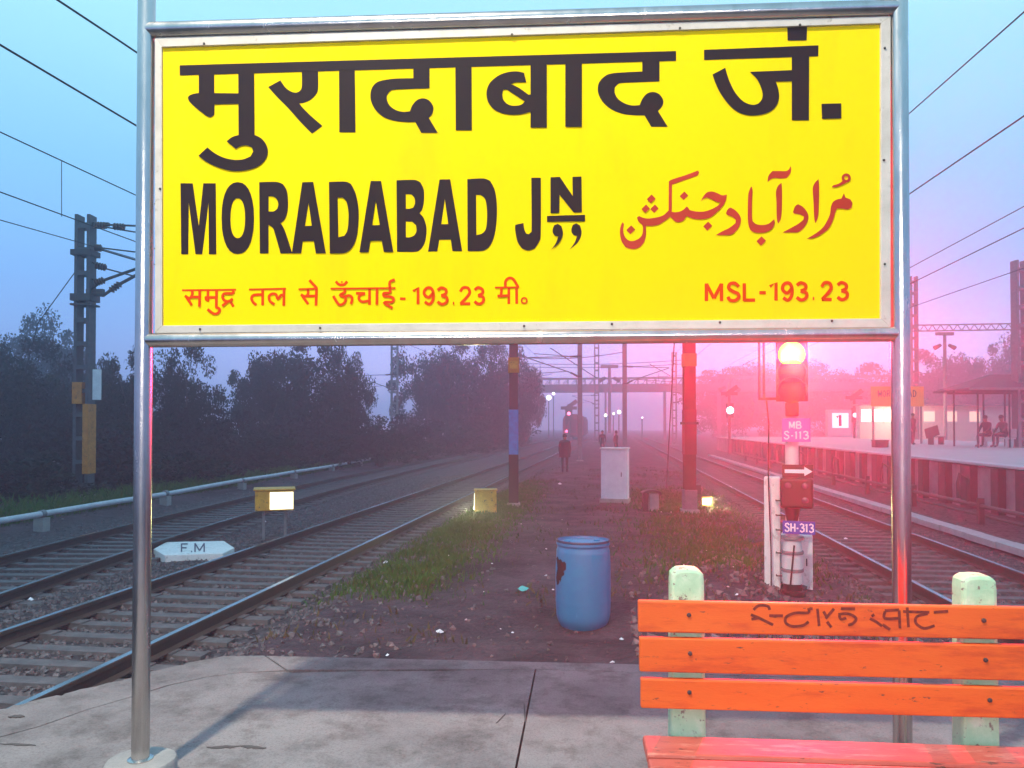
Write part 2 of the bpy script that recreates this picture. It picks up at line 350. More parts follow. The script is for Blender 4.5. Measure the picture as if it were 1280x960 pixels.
def make_track(kind, label, y0, near_end, far_end, far_sleepers):
    tr = thing('railway_track', label, 'railway track', (0, 0, 0), kind='structure')
    ys = [y0 + i * (1.5 if kind == 'C' else 12) for i in range(int((near_end - y0) / (1.5 if kind == 'C' else 12)) + 1)] + [near_end, far_end]
    for sgn in (-1, 1):
        pts = []
        for i, y in enumerate(ys):
            x = curve_x(kind, y); dx = (curve_x(kind, y + .5) - curve_x(kind, y - .5)); n = Vector((1, -dx, 0)).normalized()
            pts.append(Vector((x, y, RT_Z - .155)) + n * sgn * .873)
        build('rail', rail_mesh(pts), [M_rail, M_railtop], tr)
    y = y0; k = 0
    while y < far_sleepers:
        o = bpy.data.objects.new('sleeper', sl_me); COL.objects.link(o); o.parent = tr
        o.location = (curve_x(kind, y) + random.uniform(-.02, .02), y, RT_Z - .158 + random.uniform(-.006, .004))
        o.rotation_euler = (0, 0, -(curve_x(kind, y + .5) - curve_x(kind, y - .5)) + random.uniform(-.01, .01)); y += .46; k += 1
    mb = MB()
    while y < 150:
        mb.box((curve_x(kind, y), y, RT_Z - .265), (2.6, .17, .20)); y += .46
    tag(build('sleeper_row', mb, M_sleeper, tr), kind='stuff')
    return tr
make_track('A', 'near left railway track running beside the yellow trackside boxes', 2.0, 110, 400, 42)
make_track('B', 'right railway track running past the red signal', 2.0, 110, 400, 42)
make_track('C', 'far left railway track curving beside the pale water pipe', 4.0, 94, 400, 42)
def curve_dummy(): pass

# ballast stones (nobody could count them)
def stones(n, xf, yr, name, label, size=(.018, .05), seed=1, mt=None):
    r = np.random.default_rng(seed)
    base = np.array([(1, 0, 0), (-1, 0, 0), (0, 1, 0), (0, -1, 0), (0, 0, 1), (0, 0, -1)], float)
    tri = np.array([(0, 2, 4), (2, 1, 4), (1, 3, 4), (3, 0, 4), (2, 0, 5), (1, 2, 5), (3, 1, 5), (0, 3, 5)])
    y = yr[0] + (yr[1] - yr[0]) * r.random(n) ** 1.8; x = xf(r, n, y)
    s = r.uniform(size[0], size[1], (n, 1, 1)) * r.uniform(.6, 1.3, (n, 1, 3)) * (1 + .35 * (r.random((n, 6, 1)) - .5))
    q = r.normal(size=(n, 4)); q /= np.linalg.norm(q, axis=1)[:, None]
    a, b_, c, d = q.T
    Rm = np.stack([1 - 2 * (c * c + d * d), 2 * (b_ * c - a * d), 2 * (b_ * d + a * c), 2 * (b_ * c + a * d), 1 - 2 * (b_ * b_ + d * d), 2 * (c * d - a * b_), 2 * (b_ * d - a * c), 2 * (c * d + a * b_), 1 - 2 * (b_ * b_ + c * c)], -1).reshape(n, 3, 3)
    V = np.einsum('nij,nkj->nki', Rm, base[None] * s)
    V += np.stack([x, y, gz(x, y) + size[0] * .4], -1)[:, None, :]
    Fc = tri[None] + 6 * np.arange(n)[:, None, None]
    me = bpy.data.meshes.new(name); me.from_pydata(V.reshape(-1, 3).tolist(), [], Fc.reshape(-1, 3).tolist())
    return tag(mesh_obj(name, me, mt or M_stone), label, kind='stuff')
def xf_bal(r, n, y):
    c = r.choice([0, 1, 2, 3], n, p=[.38, .27, .2, .15]); 
    cc = np.array([-8.1 - 2.6 * (1 - math.exp(-max(q - 7, 0) / 14)) for q in y])
    return np.where(c == 0, XA + r.normal(0, 1.35, n), np.where(c == 1, XB + r.normal(0, 1.3, n), np.where(c == 2, cc + r.normal(0, 1.6, n), -7.0 + r.normal(0, .8, n))))
stones(36000, xf_bal, (3, 34), 'ballast_gravel', 'grey angular ballast stones packed round the sleepers', (.016, .042))
stones(1500, lambda r, n, y: r.uniform(-3.6, 3.2, n), (4.6, 26), 'loose_gravel', 'loose pebbles and clods on the dirt strip between the tracks', (.006, .024), 2, M_soilstone)

M_rub = mat('rubble', (.05, .035, .04), .9, 0, (.25, .18, .185), 5, .3, 40)
stones(560, lambda r, n, y: r.normal(1.7, .75, n).clip(.2, 3.1), (6.2, 12), 'rubble', 'broken brick and stone rubble on the soil heap right of the barrel', (.02, .065), 8, M_rub)
stones(260, lambda r, n, y: r.uniform(-3.6, 3.0, n), (5.6, 20), 'stone_litter', 'scattered paler stones on the dirt strip', (.012, .04), 9, M_rub)
# grass and weeds
def blades(n, name, label, mt, xy, hgt=(.05, .16), seed=3):
    r = np.random.default_rng(seed); x, y = xy(r, n)
    n = len(x); a = r.uniform(0, 6.28, n); hh = r.uniform(*hgt, n); wd = r.uniform(.005, .012, n) * (1 + y / 25)
    lx = r.normal(0, .35, n) * hh; ly = r.normal(0, .35, n) * hh; z = gz(x, y) - .01
    dx = np.cos(a) * wd; dy = np.sin(a) * wd
    V = np.stack([np.stack([x - dx, y - dy, z], -1), np.stack([x + dx, y + dy, z], -1), np.stack([x + dx * .6 + lx * .4, y + dy * .6 + ly * .4, z + hh * .6], -1), np.stack([x + lx, y + ly, z + hh], -1)], 1)
    me = bpy.data.meshes.new(name); me.from_pydata(V.reshape(-1, 3).tolist(), [], (np.arange(n)[:, None] * 4 + np.arange(4)[None]).tolist())
    return tag(mesh_obj(name, me, mt), label, kind='stuff')
def xy_dens(r, n):
    x = r.uniform(-4, 4, n * 6); y = r.uniform(7, 30, n * 6); k = (r.random(n * 6) < grass_density(x, y) * vnoise(x, y, .5, 9) * 1.4); return x[k][:n], y[k][:n]
blades(34000, 'grass', 'short green grass on the dirt strip beside the left track', M_grass, xy_dens, (.04, .11))
def xy_dry(r, n):
    x = r.uniform(-3.6, 3.4, n * 4); y = 7 + 32 * r.random(n * 4) ** 1.3; k = (r.random(n * 4) < (vnoise(x, y, .8, 21) - .45) * 1.6); return x[k][:n], y[k][:n]
blades(5000, 'dry_weeds', 'dry brown weeds along the middle strip', M_drygrass, xy_dry, (.03, .12), 5)
def xy_edge(r, n):
    y = 9 + 45 * r.random(n); x = -12.5 - np.abs(r.normal(0, 1.2, n)) - .03 * y; return x, y
blades(14000, 'verge_grass', 'rough dark grass on the verge behind the water pipe', M_grass, xy_edge, (.1, .4), 6)

# ------------------------------------------------------------ platform end (concrete slabs with open joints)
def G(u, v): p = gnd(u, v, 0); return (p.x, p.y)
outer = [G(0, 887), G(40, 876), G(75, 869), G(118, 858), G(161, 848), G(191, 839), G(235, 829), G(277, 820.5)]
crack = [G(0, 921), G(49, 908), G(109, 887), G(161, 872), G(210, 856.5), G(259, 846), G(300, 841), G(356, 839)]
def shift(pts, d):   # move a line sideways
    out = []
    for i, p in enumerate(pts):
        a = pts[max(i - 1, 0)]; b_ = pts[min(i + 1, len(pts) - 1)]; tx, ty = b_[0] - a[0], b_[1] - a[1]; l = math.hypot(tx, ty); j = random.uniform(.6, 1.5)
        out.append((p[0] + ty / l * d * j, p[1] - tx / l * d * j))
    return out
rough = []
for i in range(len(outer) - 1):
    for q in range(5):
        a_, c_ = outer[i], outer[i + 1]; f_ = q / 5; rough.append((a_[0] + (c_[0] - a_[0]) * f_ + random.uniform(-.02, .02), a_[1] + (c_[1] - a_[1]) * f_ + random.uniform(-.025, .02)))
outer = rough + [outer[-1]]
XL, XR_, YB = outer[0][0], G(1280, 842)[0], -12
pl = thing('platform', 'near end of the grey concrete station platform with cracked slabs', None, kind='structure')
ck2 = shift(crack, .014); ck1 = shift(crack, -.004)
j1 = G(670, 836); j2 = G(645, 960); jb = (j2[0] + (j2[0] - j1[0]) * 6, j2[1] + (j2[1] - j1[1]) * 6)
farR0, farR1 = G(1280, 841), G(1280, 855)
rim = MB().prism(outer + [G(330, 819.5), G(356, 837.5)] + ck1[::-1][1:] + [(crack[0][0] - .02, crack[0][1] - .3), (crack[0][0], YB), (XL - .02, YB)], -.75, 0)
yoff = .006
ss = MB().prism([G(333, 819.5), farR0, (farR1[0], farR1[1]), G(672, 836), G(359, 836.8)], -.75, -.002)
lf = MB().prism(ck2 + [(G(365, 841.5)), G(450, 839.6), G(560, 839.0), (j1[0] - yoff, j1[1] - .02), (j2[0] - yoff, j2[1]), (jb[0] - yoff, jb[1]), (jb[0], YB), (ck2[0][0] + .0, YB)], -.75, .003)
rt = MB().prism([(j1[0] + yoff * .6, j1[1] - .014), (farR1[0], farR1[1] - .014), (farR1[0], YB), (jb[0] + .02, YB), (jb[0] + yoff, jb[1]), (j2[0] + yoff, j2[1])], -.75, .0)
for m_ in (rim, ss, lf, rt): build('concrete_slab', m_, M_conc, pl)
# hairline patches of dirt on the slabs
dirt = mat('slab_dirt', (.05, .045, .045), .95, 0, (.09, .08, .075), 30)
def decal(ptsimg, z=.006):
    mb = MB(); P_ = [G(*p) for p in ptsimg]
    mb.prism(P_, z - .004, z); return mb
cr_mb = MB()
for (u0, v0, u1, v1, wd) in [(258, 935.5, 300, 934, 1.6), (300, 934, 333, 936.5, 2.2), (10, 897, 31, 896, 1.4), (0, 931, 45, 933, 1.0), (655, 880, 657, 905, 1.2), (620, 905, 632, 893, .8)]:
    n_ = 7; top = []; bot = []
    for i in range(n_ + 1):
        q = i / n_; k = wd * math.sin(math.pi * q) ** .6 * random.uniform(.5, 1.2) + .15; u = u0 + (u1 - u0) * q; v = v0 + (v1 - v0) * q + random.uniform(-.6, .6)
        if abs(u1 - u0) > abs(v1 - v0): top.append((u, v - k)); bot.append((u, v + k))
        else: top.append((u - k, v)); bot.append((u + k, v))
    cr_mb.prism([G(*p) for p in top + bot[::-1]], .001, .0065)
tag(build('dirt_crack', cr_mb, dirt, pl), kind='stuff')

# ------------------------------------------------------------ lettering helpers: outlines traced on a plane
def catmull(pts, closed, k=5):
    n = len(pts); out = []
    rngi = range(n) if closed else range(n - 1)
    for i in rngi:
        p0 = pts[(i - 1) % n] if (closed or i > 0) else pts[0]; p1 = pts[i]; p2 = pts[(i + 1) % n]
        p3 = pts[(i + 2) % n] if (closed or i + 2 < n) else pts[-1]
        # corners stay corners
        for s in range(k):
            t_ = s / k; t2 = t_ * t_; t3 = t2 * t_
            out.append(tuple(.5 * (2 * p1[j] + (p2[j] - p0[j]) * t_ + (2 * p0[j] - 5 * p1[j] + 4 * p2[j] - p3[j]) * t2 + (3 * p1[j] - p0[j] - 3 * p2[j] + p3[j]) * t3) for j in (0, 1)))
    if not closed: out.append(pts[-1])
    return out
def corner_smooth(pts, k=5, ang=38):
    """closed outline: smooth where it bends gently, keep sharp corners"""
    n = len(pts); sharp = []
    for i in range(n):
        a = Vector(pts[i]) - Vector(pts[i - 1]); b_ = Vector(pts[(i + 1) % n]) - Vector(pts[i])
        sharp.append(a.length < 1e-6 or b_.length < 1e-6 or a.angle(b_) > R(ang))
    if not any(sharp): return catmull(pts, True, k)
    s0 = sharp.index(True); P_ = pts[s0:] + pts[:s0]; S_ = sharp[s0:] + sharp[:s0]; out = []; run = [P_[0]]
    for i in range(1, n + 1):
        p = P_[i % n]; run.append(p)
        if S_[i % n]:
            out += (catmull(run, False, k)[:-1] if len(run) > 2 else run[:-1]); run = [p]
    return out
class Ink:
    def __init__(s, mapping): s.map = mapping; s.mb = MB(); s.layer = 0
    def poly(s, outer, holes=(), ox=0, oy=0, k=1.0, smooth=True):
        tf = lambda P_: [(ox + x / k, oy + y / k) for x, y in P_]
        loops = [tf(corner_smooth(list(outer)) if smooth else outer)] + [tf(corner_smooth(list(h)) if smooth else h) for h in holes]
        tris = tessellate_polygon([[Vector((x, y, 0)) for x, y in lp] for lp in loops])
        flat = [p for lp in loops for p in lp]; s.layer = (s.layer + 1) % 7
        vs = [s.map(p[0], p[1], s.layer) for p in flat]
        s.mb.add(vs, [tuple(t_) for t_ in tris])
    def stroke(s, pts, wd, ox=0, oy=0, k=1.0, smooth=True):
        pts = [(ox + x / k, oy + y / k) for x, y in pts]; wd = wd / k
        if smooth and len(pts) > 2: pts = catmull(pts, False, 4)
        s.layer = (s.layer + 1) % 7; vs = []
        for i, p in enumerate(pts):
            a = pts[max(i - 1, 0)]; b_ = pts[min(i + 1, len(pts) - 1)]; tx, ty = b_[0] - a[0], b_[1] - a[1]; l = math.hypot(tx, ty) or 1
            vs += [s.map(p[0] + ty / l * wd / 2, p[1] - tx / l * wd / 2, s.layer), s.map(p[0] - ty / l * wd / 2, p[1] + tx / l * wd / 2, s.layer)]
        s.mb.add(vs, [(2 * i, 2 * i + 1, 2 * i + 3, 2 * i + 2) for i in range(len(pts) - 1)])
def ell(cx, cy, rx, ry, n=28, p=2.3): 
    out = []
    for i in range(n):
        a = 2 * math.pi * i / n; c, s_ = math.cos(a), math.sin(a)
        out.append((cx + rx * math.copysign(abs(c) ** (2 / p), c), cy + ry * math.copysign(abs(s_) ** (2 / p), s_)))
    return out
GL = {  # stroke letters on a 0..1 box, y down
 '1': [[(.15, .22), (.5, 0), (.5, 1)]], '9': [[(.95, .30), (.5, .58), (.08, .42), (.05, .2), (.3, .02), (.7, .02), (.95, .3), (.9, .75), (.55, 1), (.1, .85)]],
 '3': [[(.05, .15), (.4, 0), (.85, .12), (.85, .35), (.4, .48)], [(.4, .48), (.95, .6), (.9, .88), (.45, 1), (.03, .84)]],
 '2': [[(.05, .25), (.3, .02), (.75, .03), (.93, .28), (.7, .55), (.08, .97)], [(.04, .97), (.97, .97)]],
 'M': [[(.06, 1), (.06, 0)], [(.06, .02), (.5, .85)], [(.5, .85), (.94, .02)], [(.94, 0), (.94, 1)]],
 'S': [[(.93, .2), (.6, 0), (.2, .05), (.1, .28), (.45, .47), (.85, .6), (.92, .82), (.6, 1), (.2, .97), (.03, .78)]],
 'L': [[(.08, 0), (.08, 1)], [(.08, .95), (.95, .95)]], '-': [[(.1, .58), (.9, .58)]], 'F': [[(.1, 0), (.1, 1)], [(.1, .04), (.95, .04)], [(.1, .5), (.8, .5)]],
 'B': [[(.1, 0), (.1, 1)], [(.1, .03), (.7, .03), (.85, .25), (.65, .48), (.1, .48)], [(.1, .48), (.75, .5), (.95, .75), (.75, .97), (.1, .97)]],
 'H': [[(.08, 0), (.08, 1)], [(.92, 0), (.92, 1)], [(.08, .5), (.92, .5)]], 'O': [[(.5, 0), (.08, .3), (.08, .7), (.5, 1), (.92, .7), (.92, .3), (.5, 0)]],
 'R': [[(.1, 0), (.1, 1)], [(.1, .03), (.75, .03), (.9, .27), (.7, .5), (.1, .5)], [(.5, .5), (.95, 1)]], 'A': [[(.03, 1), (.5, 0)], [(.5, 0), (.97, 1)], [(.2, .68), (.8, .68)]],
 'D': [[(.1, 0), (.1, 1)], [(.1, .03), (.6, .05), (.93, .35), (.93, .65), (.6, .95), (.1, .97)]], '.': [[(.35, .93), (.65, .93)]],
}
def letters(ink, items, wd, ox=0, oy=0, k=1.0):
    """items: (char, x0, y0, x1, y1)"""
    for ch, x0, y0, x1, y1 in items:
        for st in GL[ch]:
            straight = ch in 'MLFHA' or (len(st) == 2)
            pts = [(x0 + (x1 - x0) * a, y0 + (y1 - y0) * b_) for a, b_ in st]
            ink.stroke(pts, wd, ox, oy, k, smooth=not straight and ch != '1')
def line_text(ink, s, x, y, cw, chh, gap, wd):
    for ch in s:
        if ch == ' ': x += cw * .7; continue
        c_ = cw * (.45 if ch in '1.-' else 1.15 if ch == 'M' else 1)
        letters(ink, [(ch, x, y, x + c_, y + chh)], wd); x += c_ + gap

# ------------------------------------------------------------ the station sign
DL, DR = 3.60, 3.41
PLb, PRb = dep(177, 533, DL), dep(1127, 533, DR); PLb.z = PRb.z = 0
bd = (PRb - PLb).normalized(); bn = Vector((bd.y, -bd.x, 0))    # bn points towards the camera
def onb(u, v, off=0.0): p0 = PLb + bn * off; return onp(u, v, p0, bn)
sg = thing('station_sign', 'yellow station name board between two steel posts, reading MORADABAD JN', 'station sign', PLb)
o0 = PLb
def sb(name, mb, m, smooth=False, bevel=0, parent=sg): return build(name, mb, m, parent, smooth, bevel, off=o0)
lt, lb_ = onb(183.5, 0), onb(175.5, 945); rt_, rb_ = onb(1123, 0), onb(1128.5, 960)
def extend(a, b_, z0, z1):
    d = (a - b_) / (a.z - b_.z); return b_ + d * (z0 - b_.z), b_ + d * (z1 - b_.z)
a0, a1 = extend(lt, lb_, .10, 3.78); b0, b1 = extend(rt_, rb_, .10, 3.78)
sb('post', MB().tube([a0, a1], .0395, 28), M_steel, True); sb('post', MB().tube([b0, b1], .0395, 28), M_steel, True)
for q in (a0, b0):
    sb('footing', MB().lathe([(.155, -.10), (.157, -.012), (.150, .0), (.06, .003)], q, 28, jit=.02), M_conc2, True)
    sb('post_flange', MB().lathe([(.056, .0), (.056, .006), (.040, .011)], q + Vector((0, 0, .002)), 24), M_steel, True)
e1, e2 = onb(184, 38.5), onb(1122, 10.5); sb('top_rail', MB().tube([e1, e2], .038, 24), M_steel, True)
e1, e2 = onb(183, 425.5), onb(1121.5, 417.5); sb('bottom_rail', MB().tube([e1, e2], .034, 24), M_steel, True)
yc = [(202, 58.5), (1101, 29), (1101, 398), (202.5, 407)]; ycB = [onb(u, v, .004) for u, v in yc]; back = [p - bn * .012 for p in ycB]
pm = MB(); pm.add(ycB + back, [(3, 2, 1, 0), (4, 5, 6, 7)] + [(i, (i + 1) % 4, 4 + (i + 1) % 4, 4 + i) for i in range(4)]); sb('panel', pm, M_yellow)
oc = [(193.5, 47), (1113.5, 20), (1113.5, 409), (193.5, 416.5)]
for i, nm in enumerate(('top', 'r', 'b', 'l')):
    j = (i + 1) % 4; q = [onb(*oc[i], .016), onb(*oc[j], .016), onb(*yc[j], .016), onb(*yc[i], .016)]; q2 = [p - bn * .045 for p in q]
    sb('panel_channel', MB().add(q + q2, [(0, 3, 2, 1), (4, 5, 6, 7)] + [(a, (a + 1) % 4, 4 + (a + 1) % 4, 4 + a) for a in range(4)]) or None if False else (lambda m: (m.add(q + q2, [(3, 2, 1, 0), (4, 5, 6, 7)] + [(a, (a + 1) % 4, 4 + (a + 1) % 4, 4 + a) for a in range(4)]), m)[1])(MB()), M_chan, bevel=.002)
rv = MB()
for u, v in [(200, 236), (255, 54.5), (640, 43), (850, 35), (1000, 31), (1106, 60), (1105, 200), (1106, 330), (250, 411.5), (400, 410), (655, 407.5), (765, 405), (900, 403), (1040, 401)]:
    c = onb(u, v, .0175); rv.tube([c, c + bn * .004], [.006, .004], 8)
tag(sb('rivets', rv, M_dark), kind='stuff')
for c_, D_ in ((a0, lt),): pass
bmap = lambda u, v, layer: onb(u, v, .0052 + .0004 * layer)
ik = Ink(bmap); c1_ = dict(ox=210, oy=60, k=5.3333); c2_ = dict(ox=430, oy=40, k=5.3333); c3_ = dict(ox=650, oy=30, k=5.3333); c4_ = dict(ox=860, oy=20, k=5.3333)
ik.poly([(224.6, 81.6), (845, 63.7), (845, 76), (224.6, 94.3)], smooth=False)
ik.poly([(205, 165), (308, 165), (308, 320), (205, 320)], smooth=False, **c1_)
ik.poly([(205, 300), (150, 312), (132, 330), (145, 360), (200, 410), (260, 455), (285, 462), (308, 445), (310, 375), (310, 300)], **c1_)
ik.poly([(300, 300), (480, 302), (480, 372), (300, 376)], smooth=False, **c1_)
ik.poly([(468, 160), (573, 156), (577, 600), (470, 600)], smooth=False, **c1_)
ik.poly([(390, 622), (425, 595), (470, 580), (530, 572), (582, 582), (625, 605), (655, 645), (665, 685), (655, 730), (620, 775), (560, 805), (480, 820), (400, 815), (320, 790), (250, 755), (203, 718), (262, 662), (310, 700), (370, 730), (440, 745), (500, 742), (550, 722), (568, 690), (560, 665), (530, 650), (490, 652), (452, 672)], **c1_)
ik.poly([(668, 260), (750, 215), (780, 260), (820, 290), (855, 297), (880, 285), (892, 255), (892, 150), (1000, 148), (1000, 270), (985, 310), (950, 345), (905, 365), (875, 370), (900, 400), (950, 450), (1030, 520), (960, 572), (880, 490), (800, 400), (730, 330)], **c1_)
ik.poly([(1140, 145), (1245, 142), (1250, 562), (1142, 562)], smooth=False, **c1_)
ik.poly([(462, 240), (570, 238), (570, 375), (350, 383), (310, 393), (288, 420), (286, 450), (305, 490), (345, 520), (395, 532), (440, 528), (455, 490), (485, 455), (525, 442), (565, 455), (592, 490), (595, 520), (585, 550), (565, 572), (625, 672), (515, 672), (475, 600), (420, 600), (340, 592), (270, 570), (215, 525), (185, 475), (176, 430), (185, 375), (220, 335), (280, 318), (350, 310), (462, 308)], **c2_)
ik.poly([(742, 225), (850, 222), (852, 655), (745, 655)], smooth=False, **c2_)
ik.poly([(1200, 272), (1150, 262), (1090, 268), (1030, 290), (980, 330), (955, 375), (950, 420), (962, 470), (1000, 515), (1050, 540), (1110, 550), (1180, 548), (1250, 530), (1250, 415), (1230, 418), (1170, 375), (1112, 345), (1150, 335), (1215, 335)], [[(1062, 385), (1085, 382), (1205, 462), (1180, 485), (1130, 492), (1090, 480), (1062, 450), (1055, 415)]], **c2_)
ik.poly([(70, 255), (178, 252), (178, 690), (70, 690)], smooth=False, **c3_)
ik.poly([(302, 250), (412, 247), (412, 685), (302, 686)], smooth=False, **c3_)
ik.poly([(815, 240), (930, 238), (930, 383), (700, 392), (655, 400), (632, 425), (632, 460), (655, 500), (700, 530), (750, 543), (798, 540), (815, 500), (845, 465), (885, 453), (925, 465), (952, 500), (955, 530), (940, 560), (920, 580), (985, 685), (875, 685), (830, 610), (760, 608), (690, 600), (620, 575), (565, 535), (530, 485), (518, 435), (530, 385), (570, 345), (620, 328), (700, 322), (815, 316)], **c3_)
ik.poly([(107, 225), (870, 195), (868, 268), (107, 293)], smooth=False, **c4_)
ik.poly([(662, 66), (795, 62), (790, 162), (664, 163)], smooth=False, **c4_)
ik.poly([(692, 215), (808, 212), (806, 695), (692, 695)], smooth=False, **c4_)
ik.poly([(163, 390), (248, 345), (275, 430), (315, 510), (370, 570), (430, 592), (470, 583), (492, 555), (497, 515), (480, 460), (455, 415), (412, 372), (700, 360), (700, 435), (585, 437), (600, 480), (607, 530), (598, 580), (565, 625), (510, 652), (440, 663), (370, 655), (310, 625), (255, 570), (210, 505), (180, 440)], **c4_)
ik.poly([(890, 585), (1022, 582), (1022, 682), (893, 685)], smooth=False, **c4_)
sb('hindi_lettering', ik.mb, M_black)
ik = Ink(bmap); c5_ = dict(ox=210, oy=200, k=5.3333); c6_ = dict(ox=430, oy=200, k=5.3333); c7_ = dict(ox=630, oy=200, k=5.3333)
ik.poly([(83, 155), (165, 155), (205, 440), (235, 155), (318, 155), (322, 628), (272, 628), (270, 285), (228, 628), (183, 628), (138, 285), (135, 628), (88, 628)], smooth=False, **c5_)
ik.poly(ell(465, 387, 108, 240), [ell(465, 388, 49, 133)], smooth=False, **c5_)
ik.poly([(608, 148), (720, 146), (765, 160), (792, 205), (800, 280), (795, 350), (775, 400), (750, 420), (772, 455), (795, 515), (828, 622), (750, 622), (715, 500), (700, 455), (670, 432), (670, 622), (612, 622)], [[(670, 243), (700, 243), (725, 262), (735, 295), (728, 325), (705, 342), (670, 343)]], **c5_)
ik.poly([(895, 148), (968, 146), (1052, 622), (985, 622), (972, 540), (898, 542), (887, 622), (825, 622)], [[(937, 285), (958, 438), (912, 440)]], smooth=False, **c5_)
ik.poly([(1073, 146), (1180, 144), (1220, 160), (1250, 220), (1268, 310), (1270, 400), (1258, 510), (1230, 580), (1190, 615), (1150, 622), (1078, 622)], [[(1130, 250), (1165, 250), (1190, 280), (1202, 340), (1203, 400), (1195, 470), (1175, 505), (1135, 515)]], **c5_)
ik.poly([(178, 140), (247, 140), (328, 612), (265, 612), (250, 537), (175, 540), (163, 615), (102, 615)], [[(211, 270), (238, 433), (187, 435)]], smooth=False, **c6_)
ik.poly([(350, 135), (470, 133), (510, 150), (532, 200), (532, 280), (520, 330), (503, 355), (530, 385), (548, 440), (548, 500), (535, 560), (505, 600), (470, 612), (353, 612)], [[(412, 228), (450, 230), (470, 255), (473, 290), (460, 318), (435, 325), (412, 325)], [(412, 410), (455, 412), (480, 435), (483, 475), (468, 503), (440, 515), (412, 515)]], **c6_)
ik.poly([(637, 130), (708, 128), (788, 607), (722, 607), (712, 530), (635, 532), (622, 608), (560, 610)], [[(672, 262), (695, 427), (648, 428)]], smooth=False, **c6_)
ik.poly([(822, 127), (930, 123), (975, 140), (1005, 200), (1018, 290), (1018, 390), (1005, 490), (980, 560), (945, 597), (900, 607), (824, 607)], [[(880, 232), (910, 232), (940, 260), (952, 320), (953, 400), (945, 460), (920, 490), (882, 500)]], **c6_)
ik.poly([(182, 118), (245, 118), (245, 480), (235, 540), (205, 590), (160, 603), (120, 590), (90, 545), (75, 470), (75, 432), (130, 420), (135, 460), (148, 490), (165, 495), (180, 480), (184, 440)], **c7_)
ik.poly([(310, 115), (372, 112), (458, 240), (456, 112), (516, 110), (519, 348), (465, 350), (370, 232), (368, 352), (310, 355)], smooth=False, **c7_)
ik.poly([(287, 372), (540, 365), (540, 408), (287, 412)], smooth=False, **c7_)
for dx, dy in ((0, 0), (125, -3)):
    ik.poly([(325 + dx, 460 + dy), (335 + dx, 435 + dy), (358 + dx, 425 + dy), (382 + dx, 440 + dy), (392 + dx, 480 + dy), (385 + dx, 520 + dy), (360 + dx, 560 + dy), (312 + dx, 600 + dy), (345 + dx, 555 + dy), (362 + dx, 510 + dy), (340 + dx, 505 + dy), (326 + dx, 485 + dy)], **c7_)
sb('english_lettering', ik.mb, M_black)
ik = Ink(bmap); d1 = dict(ox=770, oy=200, k=8.0); d2 = dict(ox=920, oy=200, k=8.0)
ik.poly([(528, 215), (560, 195), (700, 150), (820, 105), (832, 122), (815, 155), (700, 195), (560, 245), (528, 245)], **d1)
ik.poly([(528, 230), (560, 235), (557, 540), (526, 540)], smooth=False, **d1)
ik.poly([(210, 575), (230, 560), (265, 575), (320, 585), (400, 575), (470, 555), (510, 520), (540, 490), (552, 560), (500, 600), (440, 640), (380, 658), (300, 658), (300, 700), (298, 760), (275, 830), (220, 880), (155, 888), (95, 870), (55, 810), (40, 730), (45, 670), (65, 620), (80, 640), (72, 700), (85, 760), (120, 800), (170, 810), (230, 785), (262, 745), (270, 690), (262, 650), (225, 615)], **d1)
ik.poly([(530, 510), (570, 520), (620, 520), (670, 500), (705, 465), (720, 475), (735, 500), (800, 515), (880, 515), (960, 490), (1020, 455), (1045, 425), (1010, 420), (960, 395), (910, 375), (870, 390), (845, 420), (870, 370), (910, 325), (960, 315), (1010, 330), (1060, 352), (1110, 345), (1095, 410), (1060, 470), (1000, 530), (940, 575), (870, 592), (790, 590), (740, 575), (705, 560), (680, 600), (640, 620), (600, 618), (565, 590), (540, 560)], **d1)
for (x, y, r_) in ((352, 388, 44), (297, 487, 42), (385, 487, 42), (680, 357, 42), (148, 697, 44), (918, 660, 45)):
    ik.poly([(x - r_, y + 4), (x + 4, y - r_), (x + r_, y - 2), (x - 4, y + r_)], smooth=False, **d1)
ik.poly([(1100, 530), (1120, 490), (1145, 475), (1190, 500), (1235, 550), (1250, 600), (1235, 660), (1195, 715), (1150, 748), (1080, 752), (995, 752), (1060, 715), (1140, 675), (1195, 630), (1200, 600), (1165, 570), (1105, 545)], **d1)
ik.poly([(152, 262), (165, 300), (160, 420), (160, 560), (165, 610), (200, 640), (260, 650), (320, 640), (355, 615), (382, 590), (388, 630), (365, 680), (320, 715), (260, 728), (190, 725), (145, 700), (125, 650), (118, 560), (120, 420), (125, 330)], **d2)
ik.poly([(205, 812), (255, 763), (300, 806), (250, 857)], smooth=False, **d2)
ik.poly([(455, 228), (460, 300), (460, 450), (450, 580), (422, 635), (408, 580), (405, 420), (400, 320), (420, 260)], **d2)
ik.poly([(315, 222), (325, 160), (365, 110), (430, 110), (500, 110), (530, 95), (545, 60), (552, 90), (540, 140), (505, 180), (440, 185), (385, 180), (345, 195)], **d2)
ik.poly([(570, 520), (590, 465), (620, 442), (670, 470), (710, 520), (725, 570), (710, 630), (670, 685), (620, 722), (550, 725), (465, 725), (530, 690), (620, 640), (675, 595), (680, 565), (640, 545), (585, 535)], **d2)
ik.poly([(825, 190), (830, 260), (830, 400), (822, 560), (792, 632), (782, 570), (775, 420), (768, 290), (785, 235)], **d2)
ik.poly([(1080, 330), (1095, 375), (1145, 395), (1165, 430), (1155, 475), (1115, 495), (1060, 485), (1010, 485), (995, 520), (970, 600), (930, 680), (860, 740), (780, 780), (705, 788), (780, 745), (860, 685), (910, 610), (940, 540), (950, 470), (970, 420), (1010, 395), (1055, 385)], **d2)
ik.poly(ell(1102, 180, 46, 46, 20, 2), [ell(1102, 180, 20, 20, 16, 2)], smooth=False, **d2)
